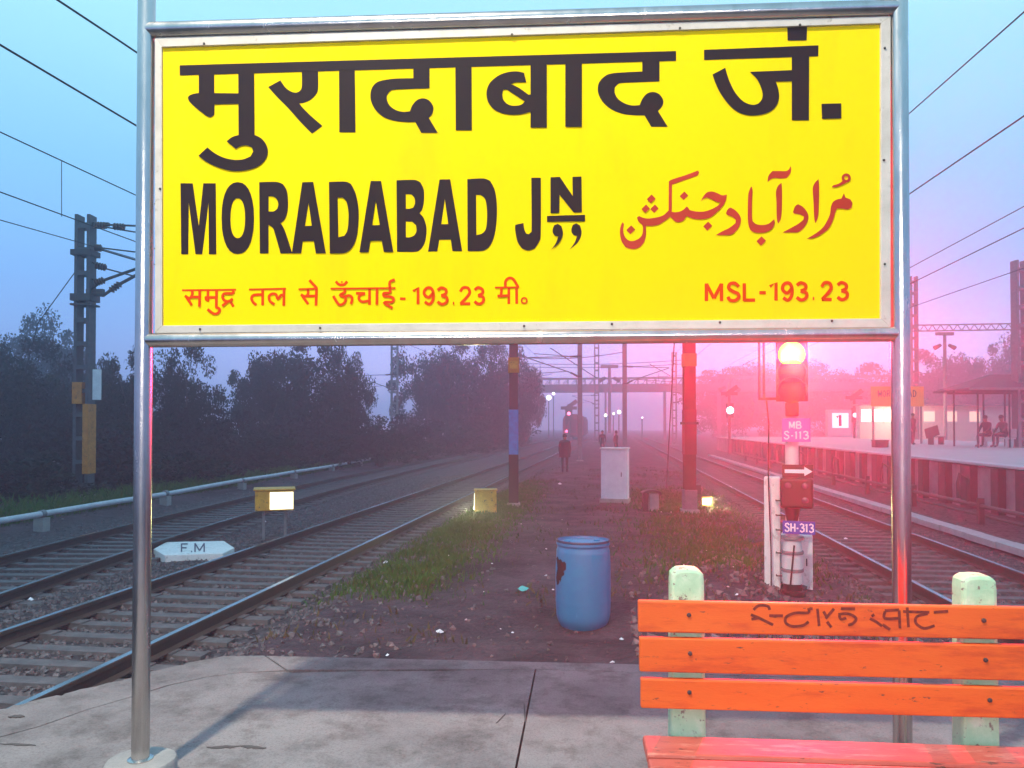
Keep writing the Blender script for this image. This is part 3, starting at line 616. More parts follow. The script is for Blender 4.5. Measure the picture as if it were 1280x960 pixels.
ik.poly([(1140, 200), (1080, 240), (1010, 268), (960, 274), (965, 255), (1030, 235), (1075, 205)], **d2)
sb('urdu_lettering', ik.mb, M_red)
ik = Ink(bmap); q1 = dict(ox=220, oy=340, k=8.0); q2_ = dict(ox=370, oy=340, k=8.0); q3 = dict(ox=510, oy=340, k=8.0); W_ = 27
S_ = ik.stroke
for pts in ([(60, 182), (600, 176)], [(730, 174), (1100, 166)]): S_(pts, 17, **q1)
for pts in ([(158, 180), (162, 225), (135, 262), (88, 238)], [(100, 245), (158, 332)], [(145, 250), (235, 250)], [(237, 178), (233, 347)],
            [(320, 180), (318, 288)], [(292, 255), (405, 253)], [(298, 245), (303, 275), (332, 286)], [(405, 178), (402, 352)], [(395, 350), (435, 370), (425, 405), (380, 418), (315, 372)],
            [(572, 180), (566, 212), (490, 215), (465, 240), (478, 278), (520, 295), (568, 268)], [(520, 292), (462, 340)], [(545, 298), (576, 347)],
            [(866, 172), (866, 332)], [(866, 225), (780, 230), (755, 260), (770, 300), (803, 330)], [(1080, 168), (1077, 337)],
            [(1078, 235), (1050, 232), (1018, 268), (1000, 225), (960, 218), (930, 245), (940, 290), (985, 325)]): S_(pts, W_, **q1)
for pts in ([(25, 172), (218, 165)], [(345, 166), (995, 160)]): S_(pts, 17, **q2_)
for pts in ([(118, 170), (120, 220), (90, 245), (48, 225)], [(60, 235), (122, 322)], [(108, 240), (203, 240)], [(205, 166), (199, 336)], [(133, 80), (208, 162)],
            [(478, 165), (487, 200), (440, 232), (492, 255), (485, 305), (430, 325), (372, 238)], [(488, 248), (530, 235), (562, 262), (548, 320)], [(398, 93), (430, 125), (480, 125), (512, 93)],
            [(735, 160), (735, 328)], [(600, 213), (692, 213)], [(690, 216), (640, 232), (630, 270), (665, 297), (735, 285)], [(810, 160), (808, 328)],
            [(940, 165), (938, 205), (880, 212), (882, 240), (940, 246), (975, 265), (960, 300), (880, 305), (965, 362)], [(940, 162), (938, 100), (988, 76)], [(1040, 266), (1095, 269)]): S_(pts, W_, **q2_)
S_([(450, 100), (466, 100)], 16, **q2_)
letters(ik, [('1', 30, 155, 170, 322), ('9', 158, 158, 258, 322), ('3', 292, 157, 393, 322), ('.', 430, 140, 480, 325), ('2', 517, 155, 625, 322), ('3', 662, 155, 758, 320)], 29, **q3)
S_([(870, 155), (1112, 152)], 17, **q3)
for pts in ([(935, 155), (930, 255)], [(895, 240), (1005, 236)], [(1008, 155), (1008, 320)], [(1085, 152), (1087, 318)], [(975, 152), (975, 95), (1010, 60), (1055, 75), (1102, 152)]): S_(pts, W_, **q3)
ik.poly(ell(1162, 285, 35, 35, 18, 2), [ell(1162, 285, 19, 19, 14, 2)], smooth=False, **q3)
sb('height_lettering', ik.mb, M_orange); ik = Ink(bmap)
letters(ik, [('M', 75, 92, 212, 232), ('S', 252, 90, 350, 228), ('L', 378, 90, 478, 232), ('-', 500, 90, 565, 220)], 27, ox=870, oy=340, k=6.4)
sb('height_lettering', ik.mb, M_orange); ik = Ink(bmap)
letters(ik, [('1', 570, 86, 710, 228), ('9', 690, 88, 772, 226), ('3', 803, 86, 888, 224), ('.', 920, 80, 960, 222), ('2', 1002, 84, 1088, 224), ('3', 1130, 84, 1212, 222)], 27, ox=870, oy=340, k=6.4)
sb('height_lettering', ik.mb, M_orange)

# ------------------------------------------------------------ bench
def bench():
    A = dep(797, 749, 3.0); B = dep(1280, 757, 2.89)
    d = Vector((B.x - A.x, B.y - A.y, 0)).normalized(); n = Vector((d.y, -d.x, 0)); base = Vector((A.x, A.y, 0))
    rz = math.atan2(d.y, d.x)
    t_ = thing('bench', 'orange slatted bench with pale green concrete uprights in front of the sign', 'bench', base, rz)
    # local x along the bench, -y towards the camera
    orange = mat('bench_orange', (.74, .085, .004), .6, 0, (.84, .15, .015), 2.5, .07, 40, contrast=.8, stretch=(1, 4, 4))
    seatm = mat('bench_seat_red', (.38, .045, .03), .5, 0, (.55, .13, .09), 3, .1, 40, contrast=.7, stretch=(1, 5, 5))
    mint = mat('mint_concrete', (.27, .58, .34), .8, 0, (.55, .76, .52), 6, .2, 25)
    wear(orange, (.16, .05, .03), 30, .625, .65, (.6, 2, 2)); wear(orange, (.50, .04, .008), 4, .48, .62, (.5, 3, 3), .75)
    wear(seatm, (.12, .045, .035), 22, .60, .63, (.5, 2, 2)); wear(seatm, (.70, .34, .26), 9, .55, .68, (.4, 2, 2), .7); wear(mint, (.20, .20, .16), 26, .585, .62); wear(mint, (.66, .74, .60), 6, .54, .66, (1, 1, 1), .7)
    LN = 1.56
    def slat(z0, z1, y, x0=0.0, th=.034):
        o = build('backrest_slat', MB().box((LN / 2 + x0, y, (z0 + z1) / 2), (LN, th, z1 - z0)), orange, t_, bevel=.005); o.rotation_euler = (0, 0, 0); return o
    zz = [(.857, .976), (.706, .836), (.568, .680)]
    sl = [slat(z0, z1, -.017 + i * -.004, .004 * i) for i, (z0, z1) in enumerate(zz)]
    for (u0, w_) in ((858, 0), (1218, 0)):
        p = dep(u0, 730, 3.03 if u0 < 1000 else 2.95); x = (p - base).dot(d)
        up = MB(); prof = []
        top = 1.095 if u0 < 1000 else 1.085
        for k in range(9):
            a = math.pi * k / 8; prof.append((x + .064 * math.copysign(abs(math.cos(a)) ** .6, math.cos(a)), top - .05 + .05 * math.sin(a) ** .6))
        prof = prof + [(x - .068, .50), (x - .075, -.0), (x + .075, -.0), (x + .068, .50)]
        m = MB(); n_ = len(prof); y0, y1 = .003, .10
        m.add([(px_, y0, pz_) for px_, pz_ in prof] + [(px_, y1, pz_) for px_, pz_ in prof], [tuple(range(n_)), tuple(range(2 * n_ - 1, n_ - 1, -1))] + [((i + 1) % n_, i, n_ + i, n_ + (i + 1) % n_) for i in range(n_)])
        build('upright', m, mint, t_, bevel=.014)
        build('seat_bracket', MB().box((x, -.21, .352), (.11, .42, .10)), mint, t_, bevel=.012)
        build('leg', MB().box((x, -.36, .15), (.11, .10, .30)), mint, t_, bevel=.012)
        for s_, (z0, z1) in zip(sl, zz):
            m = MB(); yy = -.034 - zz.index((z0, z1)) * .004
            m.lathe([(.0085, 0), (.0085, .004), (.004, .006)], (0, 0, 0), 10)
            o = build('bolt', m, M_dark, s_); o.rotation_euler = (R(90), 0, 0); o.location = (x + .012 * random.uniform(-1, 1), yy, (z0 + z1) / 2 + .01)
    for y0, y1, dz in ((-.200, -.02, 0), (-.43, -.216, -.004)):
        sm_ = MB().box((LN / 2 + .01, (y0 + y1) / 2, .440 + dz), (LN - .01, y1 - y0, .042)); build('seat_plank', sm_, seatm, t_, bevel=.012)
    # faded hand lettering on the top slat
    sx = lambda u, v, layer: None
    pl0 = base + n * .0; 
    def mp(u, v, layer):
        p = onp(u, v, base + n * (.0345 + .0003 * layer), n); q = p - base; return (q.dot(d), -q.dot(n), q.z)
    ink = Ink(mp); ink2 = Ink(mp); kk = dict(ox=920, oy=740, k=4.571)
    for pts in ([(100, 102), (130, 78), (180, 80), (192, 102)], [(85, 130), (130, 148), (165, 165), (212, 188)], [(88, 155), (135, 148)], [(190, 135), (268, 136)],
                [(415, 92), (412, 118), (340, 120), (288, 142), (284, 175), (320, 196), (380, 192), (415, 170)], [(420, 95), (438, 96)], [(465, 95), (475, 195)],
                [(500, 110), (522, 150)], [(520, 170), (545, 202)], [(560, 95), (512, 152)], [(600, 95), (680, 96)], [(585, 128), (640, 124), (686, 150), (668, 180), (640, 188)], [(590, 132), (600, 155), (630, 148)],
                [(765, 152), (800, 170), (835, 196)], [(775, 140), (790, 128)], [(850, 106), (932, 102)], [(852, 110), (850, 150), (930, 150)], [(932, 105), (937, 208)], [(838, 186), (880, 215)],
                [(978, 88), (986, 202)], [(955, 112), (1105, 116)], [(1096, 124), (1035, 140), (1028, 178), (1075, 208), (1135, 192)], [(1130, 116), (1212, 110)]):
        (ink if pts[0][0] < 720 else ink2).stroke(pts, 16, **kk)
    for ink in (ink, ink2): build('painted_lettering', ink.mb, mat('faded_paint', (.07, .012, .008), .8, 0, (.22, .03, .012), 60), sl[0])
bench()

# ------------------------------------------------------------ blue barrel
def barrel():
    p = gnd(729, 777, -.38); g = gzf(p.x, p.y); h = .89; r = .282
    t_ = thing('barrel', 'blue plastic drum with a torn black patch standing on the dirt', 'barrel', (p.x, p.y, g - .02))
    prof = []
    for k in range(45):
        z = h * k / 44; rr = r * (.955 + .065 * math.sin(math.pi * min(1, (z / h) * .9 + .06)))
        rr += .003 * math.exp(-((z - .30 * h) / .02) ** 2)
        if z < .14: rr -= (.14 - z) ** 2 * 2.2
        if h - .085 < z < h - .05: rr -= .008
        if z > h - .05: rr += .006
        prof.append((rr, z))
    prof += [(r * .97, h + .002), (r * .95, h - .028)]
    bl = mat('barrel_blue', (.0, .15, .33), .42, 0, (.0, .21, .42), 3.5, .08, 12, contrast=.8)
    wear(bl, (.06, .075, .09), 7, .62, .74, (1, 1, 1), .5); wear(bl, (.05, .28, .50), 30, .66, .70, (1, 1, .3), .6)
    build('body', MB().lathe(prof, n=56), bl, t_, True)
    build('lid', MB().lathe([(r * .945, h - .03), (r * .9, h - .022), (.02, h - .02)], n=40), bl, t_, True)
    for a in (.6, 3.4):
        build('rim_ring', MB().lathe([(r * .985, h - .018), (r * 1.0, h - .005), (r * .985, h + .008), (r * .94, h + .006)], n=48, cap=False), mat('barrel_rim', (.01, .03, .07), .5), t_, True) if a < 1 else None
        build('bung', MB().lathe([(.035, 0), (.035, .014), (.028, .018)], (r * .6 * math.cos(a), r * .6 * math.sin(a), h - .022), 14), bl, t_, True)
    # torn patch wrapped on the drum
    m = MB(); ang0 = math.atan2(-p.y, -p.x); pts = [(-.62, .70), (-.50, .715), (-.40, .685), (-.33, .70), (-.22, .675), (-.24, .62), (-.33, .60), (-.30, .56), (-.42, .54), (-.50, .48), (-.56, .50), (-.60, .46), (-.74, .44), (-.86, .50), (-.80, .56), (-.72, .60), (-.78, .66), (-.90, .70), (-.80, .73), (-.70, .72)]
    pts = [(a * 1.0 - .42, z + .0) for a, z in pts]
    pts = corner_smooth(pts, 3, 80)
    tr = tessellate_polygon([[Vector((a, z, 0)) for a, z in pts]])
    # subdivide by projecting densely: simple fan of small cells
    cells = []
    def inside(x, y):
        c = False; n_ = len(pts)
        for i in range(n_):
            x1, y1 = pts[i]; x2, y2 = pts[(i + 1) % n_]
            if (y1 > y) != (y2 > y) and x < (x2 - x1) * (y - y1) / (y2 - y1) + x1: c = not c
        return c
    a_ = -1.45
    while a_ < -.5:
        z = .40
        while z < .76:
            if inside(a_ + .0125, z + .004):
                q = []
                for da, dz in ((0, 0), (.025, 0), (.025, .008), (0, .008)):
                    A_ = ang0 - (a_ + da) * -1; rr = r * (.955 + .065 * math.sin(math.pi * min(1, ((z + dz) / h) * .9 + .06))) + .003
                    q.append((rr * math.cos(A_), rr * math.sin(A_), z + dz))
                m.add(q, [(0, 1, 2, 3)])
            z += .008
        a_ += .025
    build('black_patch', m, mat('patch_black', (.008, .008, .01), .7), t_)
barrel()

# ------------------------------------------------------------ colour-light signal with red lamp
def signal():
    D = 9.1; P_ = lambda u, v, dd=0: dep(u, v, D + dd)
    base = P_(990, 750); g = gzf(base.x, base.y); base.z = g
    to = Vector((-base.x, -base.y, 0)).normalized(); rz = math.atan2(to.y, to.x) + R(90)   # local -y looks at the camera
    t_ = thing('railway_signal', 'colour light signal glowing red with plates MB S-113 and SH-313', 'signal', base, rz)
    px = D / F; ax = Vector((math.cos(rz), math.sin(rz), 0)); B = base
    def lx(u): return (P_(u, 600) - B).dot(ax)
    def lz(v): return P_(990, v).z - B.z
    pole = mat('signal_pole', (.50, .50, .50), .6, .1, (.62, .62, .62), 6, .15)
    blk = mat('signal_black', (.012, .012, .014), .55)
    plw = mat('plate_white', (.72, .72, .74), .6); plb = mat('plate_blue', (.03, .05, .35), .5)
    xm = lx(990)
    build('mast', MB().lathe([(.075, .10), (.075, lz(440))], (xm, 0, 0), 18), pole, t_, True)
    build('mast_base', MB().lathe([(.13, 0), (.13, .05), (.11, .06), (.105, .13), (.08, .14)], (xm, 0, 0), 18), blk, t_, True)
    build('pedestal', MB().lathe([(.115, .14), (.118, lz(700)), (.10, lz(675))], (xm, 0, 0), 18), pole, t_, True)
    # main head
    hx0, hx1 = lx(972), lx(1009); w_ = hx1 - hx0; cx_ = (hx0 + hx1) / 2
    z0, z1 = lz(500), lz(414)
    hd = build('signal_head', MB().box((cx_, -.10, (z0 + z1) / 2), (w_ * .86, .14, z1 - z0)).box((cx_, -.12, lz(512)), (w_ * .45, .12, .16)), blk, t_, bevel=.012)
    bb = MB(); bb.box((cx_, -.035, (z0 + z1) / 2), (w_ * 1.08, .012, (z1 - z0) * 1.04)); build('backboard', bb, blk, t_, bevel=.006)
    for i, v in enumerate((444, 467, 489)):
        zc = lz(v); m = MB(); n_ = 18; vs = []; r_ = .16
        for k in range(n_ + 1):
            a = R(-20) + R(220) * k / n_; x = r_ * math.cos(a); z = r_ * math.sin(a); ln = .16 * (.35 + .65 * max(0, math.sin(a)))
            vs += [(cx_ + x, -.17, zc + z), (cx_ + x * .95, -.17 - ln, zc + z * .95 - .01), (cx_ + x * 1.05, -.17, zc + z * 1.05), (cx_ + x * 1.0, -.17 - ln, zc + z * 1.0 - .01)]
        fs = []
        for k in range(n_):
            a = 4 * k; b_ = a + 4; fs += [(a, b_, b_ + 1, a + 1), (a + 2, a + 3, b_ + 3, b_ + 2), (a + 1, b_ + 1, b_ + 3, a + 3)]
        m.add(vs, fs); build('hood', m, blk, t_, True)
        ls = MB(); prof = [(.15 * math.cos(R(q)), .045 * math.sin(R(q))) for q in (0, 20, 40, 60, 80, 89)]
        ls.lathe(prof, (0, 0, 0), 24); o = build('lens', ls, M_red_lamp if i == 0 else mat('dark_lens', (.05, .02, .03), .15), t_, True)
        o.rotation_euler = (R(90), 0, 0); o.location = (cx_, -.172, zc)
        if i == 0: o['label'] = 'lit red lens'; lamp_loc = o
    # ladder / cable frame left of the head
    fr = MB(); xa, xb = lx(949), lx(955)
    for xx in (xa, xb): fr.beam((xx, .0, lz(498)), (xx, .0, lz(400)), .025, .025)
    fr.beam((xa - .01, 0, lz(498)), (lx(975), 0, lz(498)), .03, .03); fr.beam((xa, 0, lz(404)), (lx(975), 0, lz(404)), .02, .02)
    build('side_frame', fr, blk, t_)
    build('cable', MB().tube([(xb + .03, .0, lz(500)), (lx(961), .02, lz(530)), (lx(960), .02, lz(600)), (lx(963), .0, lz(690)), (lx(963), .0, lz(745))], .009, 6), blk, t_, True)
    # plates
    pf = -.10
    def plate(nm, u0, v0, u1, v1, m_, y=-.15):
        return build(nm, MB().box(((lx(u0) + lx(u1)) / 2, y, (lz(v0) + lz(v1)) / 2), (abs(lx(u1) - lx(u0)), .012, abs(lz(v1) - lz(v0)))), m_, t_, bevel=.003)
    def pmap(u0, v0, y): return lambda x, yy, layer: (x, y - .0005 * layer - .0085, yy)
    def ptext(parent, rows, m_, y, wd):
        ink = Ink(lambda x, yy, layer: (x, y - .0070 - .0004 * layer, yy))
        for s, u0, v0, u1, v1 in rows:
            n_ = len(s); ws = [.5 if c in '1.-' else 1.0 for c in s]; tot = sum(ws) + .28 * (n_ - 1); x = lx(u0); cw = (lx(u1) - lx(u0)) / tot
            for c, q in zip(s, ws):
                for st in GL[c]: ink.stroke([(x + cw * q * a, lz(v0) + (lz(v1) - lz(v0)) * b_) for a, b_ in st], wd, smooth=False)
                x += cw * (q + .28)
        build('lettering', ink.mb, m_, parent)
    mag = mat('plate_violet', (.20, .10, .42), .5); p1 = plate('number_plate', 978, 523, 1013, 552, mag); ptext(p1, [('MB', 987, 527, 1002, 535.5), ('S-113', 980.5, 539, 1010.5, 548.5)], plw, -.15, .016)
    p2 = plate('arrow_plate', 978, 580, 1016, 596, blk, -.19)
    ar = MB(); zc = lz(588); xs = [lx(981), lx(1005), lx(1005), lx(1015), lx(1005), lx(1005), lx(981)]; zs = [.022, .022, .055, 0, -.055, -.022, -.022]
    ar.add([(x, -.199, zc + z) for x, z in zip(xs, zs)], [tuple(range(7))]); build('arrow', ar, plw, p2)
    sh = MB().box(((lx(975) + lx(1016)) / 2, -.10, (lz(597) + lz(634)) / 2), (lx(1016) - lx(975), .16, lz(597) - lz(634))); build('shunt_box', sh, blk, t_, bevel=.03)
    build('shunt_neck', MB().lathe([(.06, lz(652)), (.09, lz(634))], (lx(990), -.08, 0), 14), blk, t_, True)
    for (u, v) in ((985, 606), (1006, 606), (1006, 624)):
        o = build('shunt_lens', MB().lathe([(.04, 0), (.036, .01), (.02, .018)], n=16), mat('grey_lens', (.10, .06, .09), .2), t_, True); o.rotation_euler = (R(90), 0, 0); o.location = (lx(u), -.178, lz(v))
    p3 = plate('number_plate', 978, 649.5, 1018, 665.5, plb); ptext(p3, [('SH-313', 981, 652.5, 1016, 662.5)], plw, -.15, .017)
    for v in (672, 690, 712): build('clamp_band', MB().lathe([(.125, lz(v) - .02), (.128, lz(v)), (.125, lz(v) + .02)], (xm, 0, 0), 18), M_iron, t_, True)
    build('brace', MB().beam((xm - .03, -.12, lz(735)), (xm + .02, -.12, lz(680)), .02, .02), blk, t_)
    # the lamp's own light, thrown towards the platform
    ld = bpy.data.lights.new('red_lamp_light', 'SPOT'); lo = bpy.data.objects.new('red_lamp_light', ld); COL.objects.link(lo); lo.parent = t_
    lo.location = (cx_, -.235, lz(444)); lo.rotation_euler = (R(90), 0, 0); lo.rotation_euler = (R(90), 0, R(180)); 
    lo.rotation_euler = (R(100), 0, R(180)); ld.spot_size = R(68); ld.spot_blend = 1.0; ld.energy = RED_W; ld.color = (1, .008, .052); ld.shadow_soft_size = .10
    lv = (O3 - (B + Vector((0, 0, lz(444)))))
    ld = bpy.data.lights.new('lens_halo_spot', 'SPOT'); lo = bpy.data.objects.new('lens_halo_spot', ld); COL.objects.link(lo); lo.parent = t_; lo.location = (cx_, -.245, lz(444))  # second spot, orange, added at the lens to strengthen its halo in the mist
    lo.rotation_euler = (R(90 - 5.5), 0, R(180)); ld.spot_size = R(24); ld.spot_blend = 1.0; ld.energy = 1600; ld.color = (1, .38, .0); ld.shadow_soft_size = .12
    # relay post with ladder rungs beside the mast
    q = P_(964, 750, .25); q.z = gzf(q.x, q.y)
    t2 = thing('concrete_post', 'pale concrete post with iron rungs beside the signal mast', 'post', q, rz)
    x0 = (P_(955, 600, .25) - q).dot(ax); x1 = (P_(975, 600, .25) - q).dot(ax); zt = dep(964, 596, D + .25).z - q.z
    build('shaft', MB().box(((x0 + x1) / 2, 0, zt / 2 - .05), (x1 - x0, .20, zt + .1)), M_white, t2, bevel=.015)
    for v in (624, 642, 660, 688, 716, 735):
        z = dep(964, v, D + .25).z - q.z; m = MB().tube([(x1 - .045, -.11, z), (x1 - .045, -.17, z), (x1 + .07, -.17, z), (x1 + .07, -.11, z)], .009, 6); build('rung', m, M_dark, t2, True)
    q = P_(1000, 750, .45); q.z = gzf(q.x, q.y); t3 = thing('relay_cabinet', 'pale narrow relay cabinet standing behind the signal mast', 'cabinet', q, rz)
    zt = dep(1000, 668, D + .45).z - q.z; x0 = (P_(976, 600, .45) - q).dot(ax); x1 = (P_(1015, 600, .45) - q).dot(ax)
    build('body', MB().box(((x0 + x1) / 2, 0, zt / 2 - .05), (x1 - x0, .22, zt + .1)), M_white, t3, bevel=.012)
    build('door', MB().box(((x0 + x1) / 2, -.114, zt / 2), ((x1 - x0) * .86, .01, zt * .86)), M_white, t3, bevel=.004)
    build('handle', MB().box((x1 - .07, -.125, zt / 2), (.015, .015, .09)), M_dark, t3)
RED_W = 15500
signal()

# ------------------------------------------------------------ overhead masts and wires
def lattice_mast(u, v_base, D, v_top, wpx, label, arm=None, name='overhead_line_mast', zb=None, solid=False, paint=None, group='overhead line masts', dirx=None, mt=None):
    b_ = dep(u, v_base, D); g = gzf(b_.x, b_.y) if zb is None else zb; b_.z = g
    hgt = dep(u, v_top, D).z - g; w_ = wpx * D / F
    t_ = thing(name, label, 'mast', b_, YAW if not solid else YAW, group)
    mm = mt or M_iron
    if solid:
        build('column', MB().box((0, 0, hgt / 2), (w_ * .30, w_ * .62, hgt)).box((0, -w_ * .37, hgt / 2), (w_, w_ * .12, hgt)).box((0, w_ * .37, hgt / 2), (w_, w_ * .12, hgt)), mm, t_)
    else:
        for s_ in (-1, 1):
            m = MB(); m.box((s_ * w_ * .40, 0, hgt / 2), (w_ * .20, w_ * .85, hgt)); build('channel', m, mm, t_)
        nb = max(4, min(26, int(hgt / (w_ * 1.5)))); bt = MB(); bm_ = bpy.data.meshes.new('batten'); bt.box((0, 0, 0), (w_ * .8, w_ * .06, w_ * .28)); bm_.from_pydata(bt.v, [], bt.f); bm_.materials.append(mm)
        for k in range(nb):
            for yy in (-1, 1):
                o = bpy.data.objects.new('batten', bm_); COL.objects.link(o); o.parent = t_; o.location = (0, yy * w_ * .40, hgt * (k + .5) / nb)
    build('footing', MB().box((0, 0, .02), (w_ * 1.5, w_ * 1.5, .10)), M_conc2, t_, bevel=.02)
    if arm:
        sx_, zc, reach = arm
        # stay tube, bracket tube and register arm with ribbed insulators
        def insul(p, q, n_=6):
            m = MB(); p = Vector(p); q = Vector(q); L_ = (q - p)
            pts = []; rs_ = []
            for k in range(n_ * 2 + 1): pts.append(p + L_ * (k / (n_ * 2))); rs_.append(.035 if k % 2 == 0 else .085)
            m.tube(pts, rs_, 10); return build('insulator', m, M_insul, t_, True)
        x0 = sx_ * w_ * .5
        tp = (x0, 0, zc + 1.2); bt_ = (x0, 0, zc)
        insul(tp, (x0 + sx_ * .45, 0, zc + 1.18)); insul(bt_, (x0 + sx_ * .42, 0, zc + .22))
        m = MB().tube([(x0 + sx_ * .45, 0, zc + 1.18), (x0 + sx_ * reach, 0, zc + 1.12)], .028, 8).tube([(x0 + sx_ * .42, 0, zc + .22), (x0 + sx_ * reach, 0, zc + 1.10)], .032, 8)
        m.tube([(x0 + sx_ * .55, 0, zc + .30), (x0 + sx_ * (reach + .2), 0, zc + .12)], .022, 8).tube([(x0 + sx_ * (reach * .75), 0, zc + .2), (x0 + sx_ * (reach * .75), 0, zc + .72)], .015, 6)
        m.tube([(x0 + sx_ * (reach * .5), 0, zc + .16), (x0 + sx_ * reach, 0, zc - .18)], .015, 6)
        build('cantilever', m, M_iron, t_, True)
        build('bracket', MB().box((sx_ * w_ * .2, 0, zc + 1.2), (w_ * 1.25, w_ * 1.15, .07)).box((sx_ * w_ * .2, 0, zc), (w_ * 1.25, w_ * 1.15, .07)), M_dark, t_)
    if paint: paint(t_, w_, hgt, lambda v: dep(u, v, D).z - g)
    return t_
def paint_left(t_, w_, hgt, lz):
    k = 22.5 / F
    def seg(nm, pts, r_, m_=M_dark): build(nm, MB().tube([((u - 104) * k, -.05, lz(v)) for u, v in pts], r_, 8), m_, t_, True)
    def ins(u0, v0, u1, v1):
        pts = [(u0 + (u1 - u0) * q / 8, v0 + (v1 - v0) * q / 8) for q in range(9)]; seg('insulator', pts, [.06 if q % 2 == 0 else .115 for q in range(9)], M_insul)
    for pts, r_ in (([(108, 279), (185, 282)], .03), ([(130, 283), (190, 293)], .022), ([(116, 308), (190, 317)], .022), ([(116, 309), (190, 331)], .022), ([(113, 327), (126, 334), (190, 351)], .022),
                    ([(110, 362), (128, 350), (190, 328)], .045), ([(108, 366), (128, 369), (146, 356), (190, 332)], .05), ([(108, 348), (128, 350)], .03), ([(170, 344), (190, 340)], .03)): seg('cantilever', pts, r_)
    ins(116, 280.5, 130, 281); ins(140, 282, 154, 283); ins(117, 309, 125, 309.5); ins(118, 331, 131, 334); ins(117, 353.5, 129, 349.5); ins(137, 363, 149, 354)
    build('arm_root', MB().box((.35, 0, lz(281)), (.5, .12, .14)), M_dark, t_); build('arm_root', MB().box((.3, 0, lz(365)), (.5, .12, .2)), M_dark, t_)
    def band(v0, v1, m_, x0, x1, nm='painted_band'): build(nm, MB().box((w_ * (x0 + x1) / 2, -w_ * .0, (lz(v0) + lz(v1)) / 2), (w_ * (x1 - x0), w_ * 1.02, lz(v0) - lz(v1))), m_, t_)
    band(505, 478, M_orgpaint, -.52, .10); band(592, 505, M_orgpaint, .18, .53)
    build('white_plate', MB().box((w_ * 1.0, -w_ * .3, (lz(462) + lz(500)) / 2), (w_ * .55, .05, lz(462) - lz(500))), M_white, t_, bevel=.01)
    z = lz(290); build('top_bracket', MB().box((w_ * .7, 0, lz(279)), (w_ * 1.7, .10, .10)), M_dark, t_)
    [build('cross_plate', MB().box((0, 0, lz(v_)), (w_ * 1.35, w_ * 1.2, h_)), M_dark, t_) for v_, h_ in ((316, .16), (372, .2), (381, .05))]
lm = lattice_mast(104, 628, 22.5, 268, 19, 'tall lattice mast with orange bands and a white plate left of the sign', None, mt=mat('mast_iron_dark', (.055, .06, .07), .7, .2, (.10, .11, .12), 6), paint=paint_left)
build('guy_wire', MB().tube([(-.15, 0, dep(104, 330, 22.5).z - lm.location.z), (-1.5, .2, dep(45, 402, 22.5).z - lm.location.z), (-2.9, .4, .1)], .014, 6), M_wire, lm)
def paint_blue(t_, w_, hgt, lz):
    def band(v0, v1, m_, s=1.04, nm='painted_band'): build(nm, MB().box((0, 0, (lz(v0) + lz(v1)) / 2), (w_ * s, w_ * s, lz(v1) - lz(v0))), m_, t_)
    band(568, 512, M_blue, 1.08); band(466, 447, M_orgpaint, 1.25); 
    build('yellow_plate', MB().box((0, -w_ * .68, (lz(448) + lz(465)) / 2), (w_ * .9, .02, .2)), M_ylpaint, t_)
    band(640, 568, mat('mast_tar', (.03, .022, .03), .7), 1.1)
lattice_mast(642, 636, 20.2, 200, 11, 'dark mast with a blue band and orange label below the middle of the sign', (-1, 5.2, 2.3), solid=True, paint=paint_blue, mt=mat('mast_dark', (.05, .05, .06), .6, .2, (.08, .07, .08), 6))
def paint_red(t_, w_, hgt, lz):
    def band(v0, v1, m_, s=1.04, nm='painted_band'): build(nm, MB().box((0, 0, (lz(v0) + lz(v1)) / 2), (w_ * s, w_ * s, lz(v1) - lz(v0))), m_, t_)
    band(458, 442, M_orgpaint, 1.12); band(568, 512, mat('band_maroon', (.12, .02, .03), .6), 1.06)
    build('clamp', MB().box((0, 0, lz(529)), (w_ * 1.35, w_ * 1.3, .06)), M_dark, t_); build('side_box', MB().box((w_ * .75, 0, lz(612)), (w_ * .45, .12, .22)), M_dark, t_)
    build('base_sleeve', MB().box((0, 0, (lz(612) + lz(640)) / 2), (w_ * 1.15, w_ * 1.15, lz(612) - lz(640))), mat('sleeve', (.20, .12, .14), .8, 0, (.26, .18, .2), 8), t_, bevel=.01)
lattice_mast(862, 645, 18.4, 190, 14, 'thick brownish mast with orange band right of the white cabinet', (1, 5.2, 2.3), solid=True, paint=paint_red, mt=M_brown)
for u, v, D, vt, wp, lab, arm in [(725, 577, 46, 290, 5.5, 'slim grey mast behind the walking person', (-1, 5.1, 3)), (781, 566, 54, 320, 5, 'slim grey mast rising behind the white cabinet', (1, 5.1, 3)),
                             (493, 540, 62, 360, 9, 'hazy lattice mast in the gap between the trees', (-1, 5.1, 3)), (843, 553, 92, 440, 6, 'faint distant lattice mast right of centre', (1, 5.1, 3)),
                             (746, 550, 104, 430, 6, 'faint distant mast just left of the white cabinet', (-1, 5.1, 3)), (1143, 560, 58, 345, 9, 'pink lit lattice mast beyond the far platform, right of the sign', None)]:
    lattice_mast(u, v, D, vt, wp, lab, arm, solid=D < 60 and wp < 7)
lattice_mast(1277, 590, 36, 325, 15, 'tall lattice tower at the right edge behind the shelter', None, zb=.64)

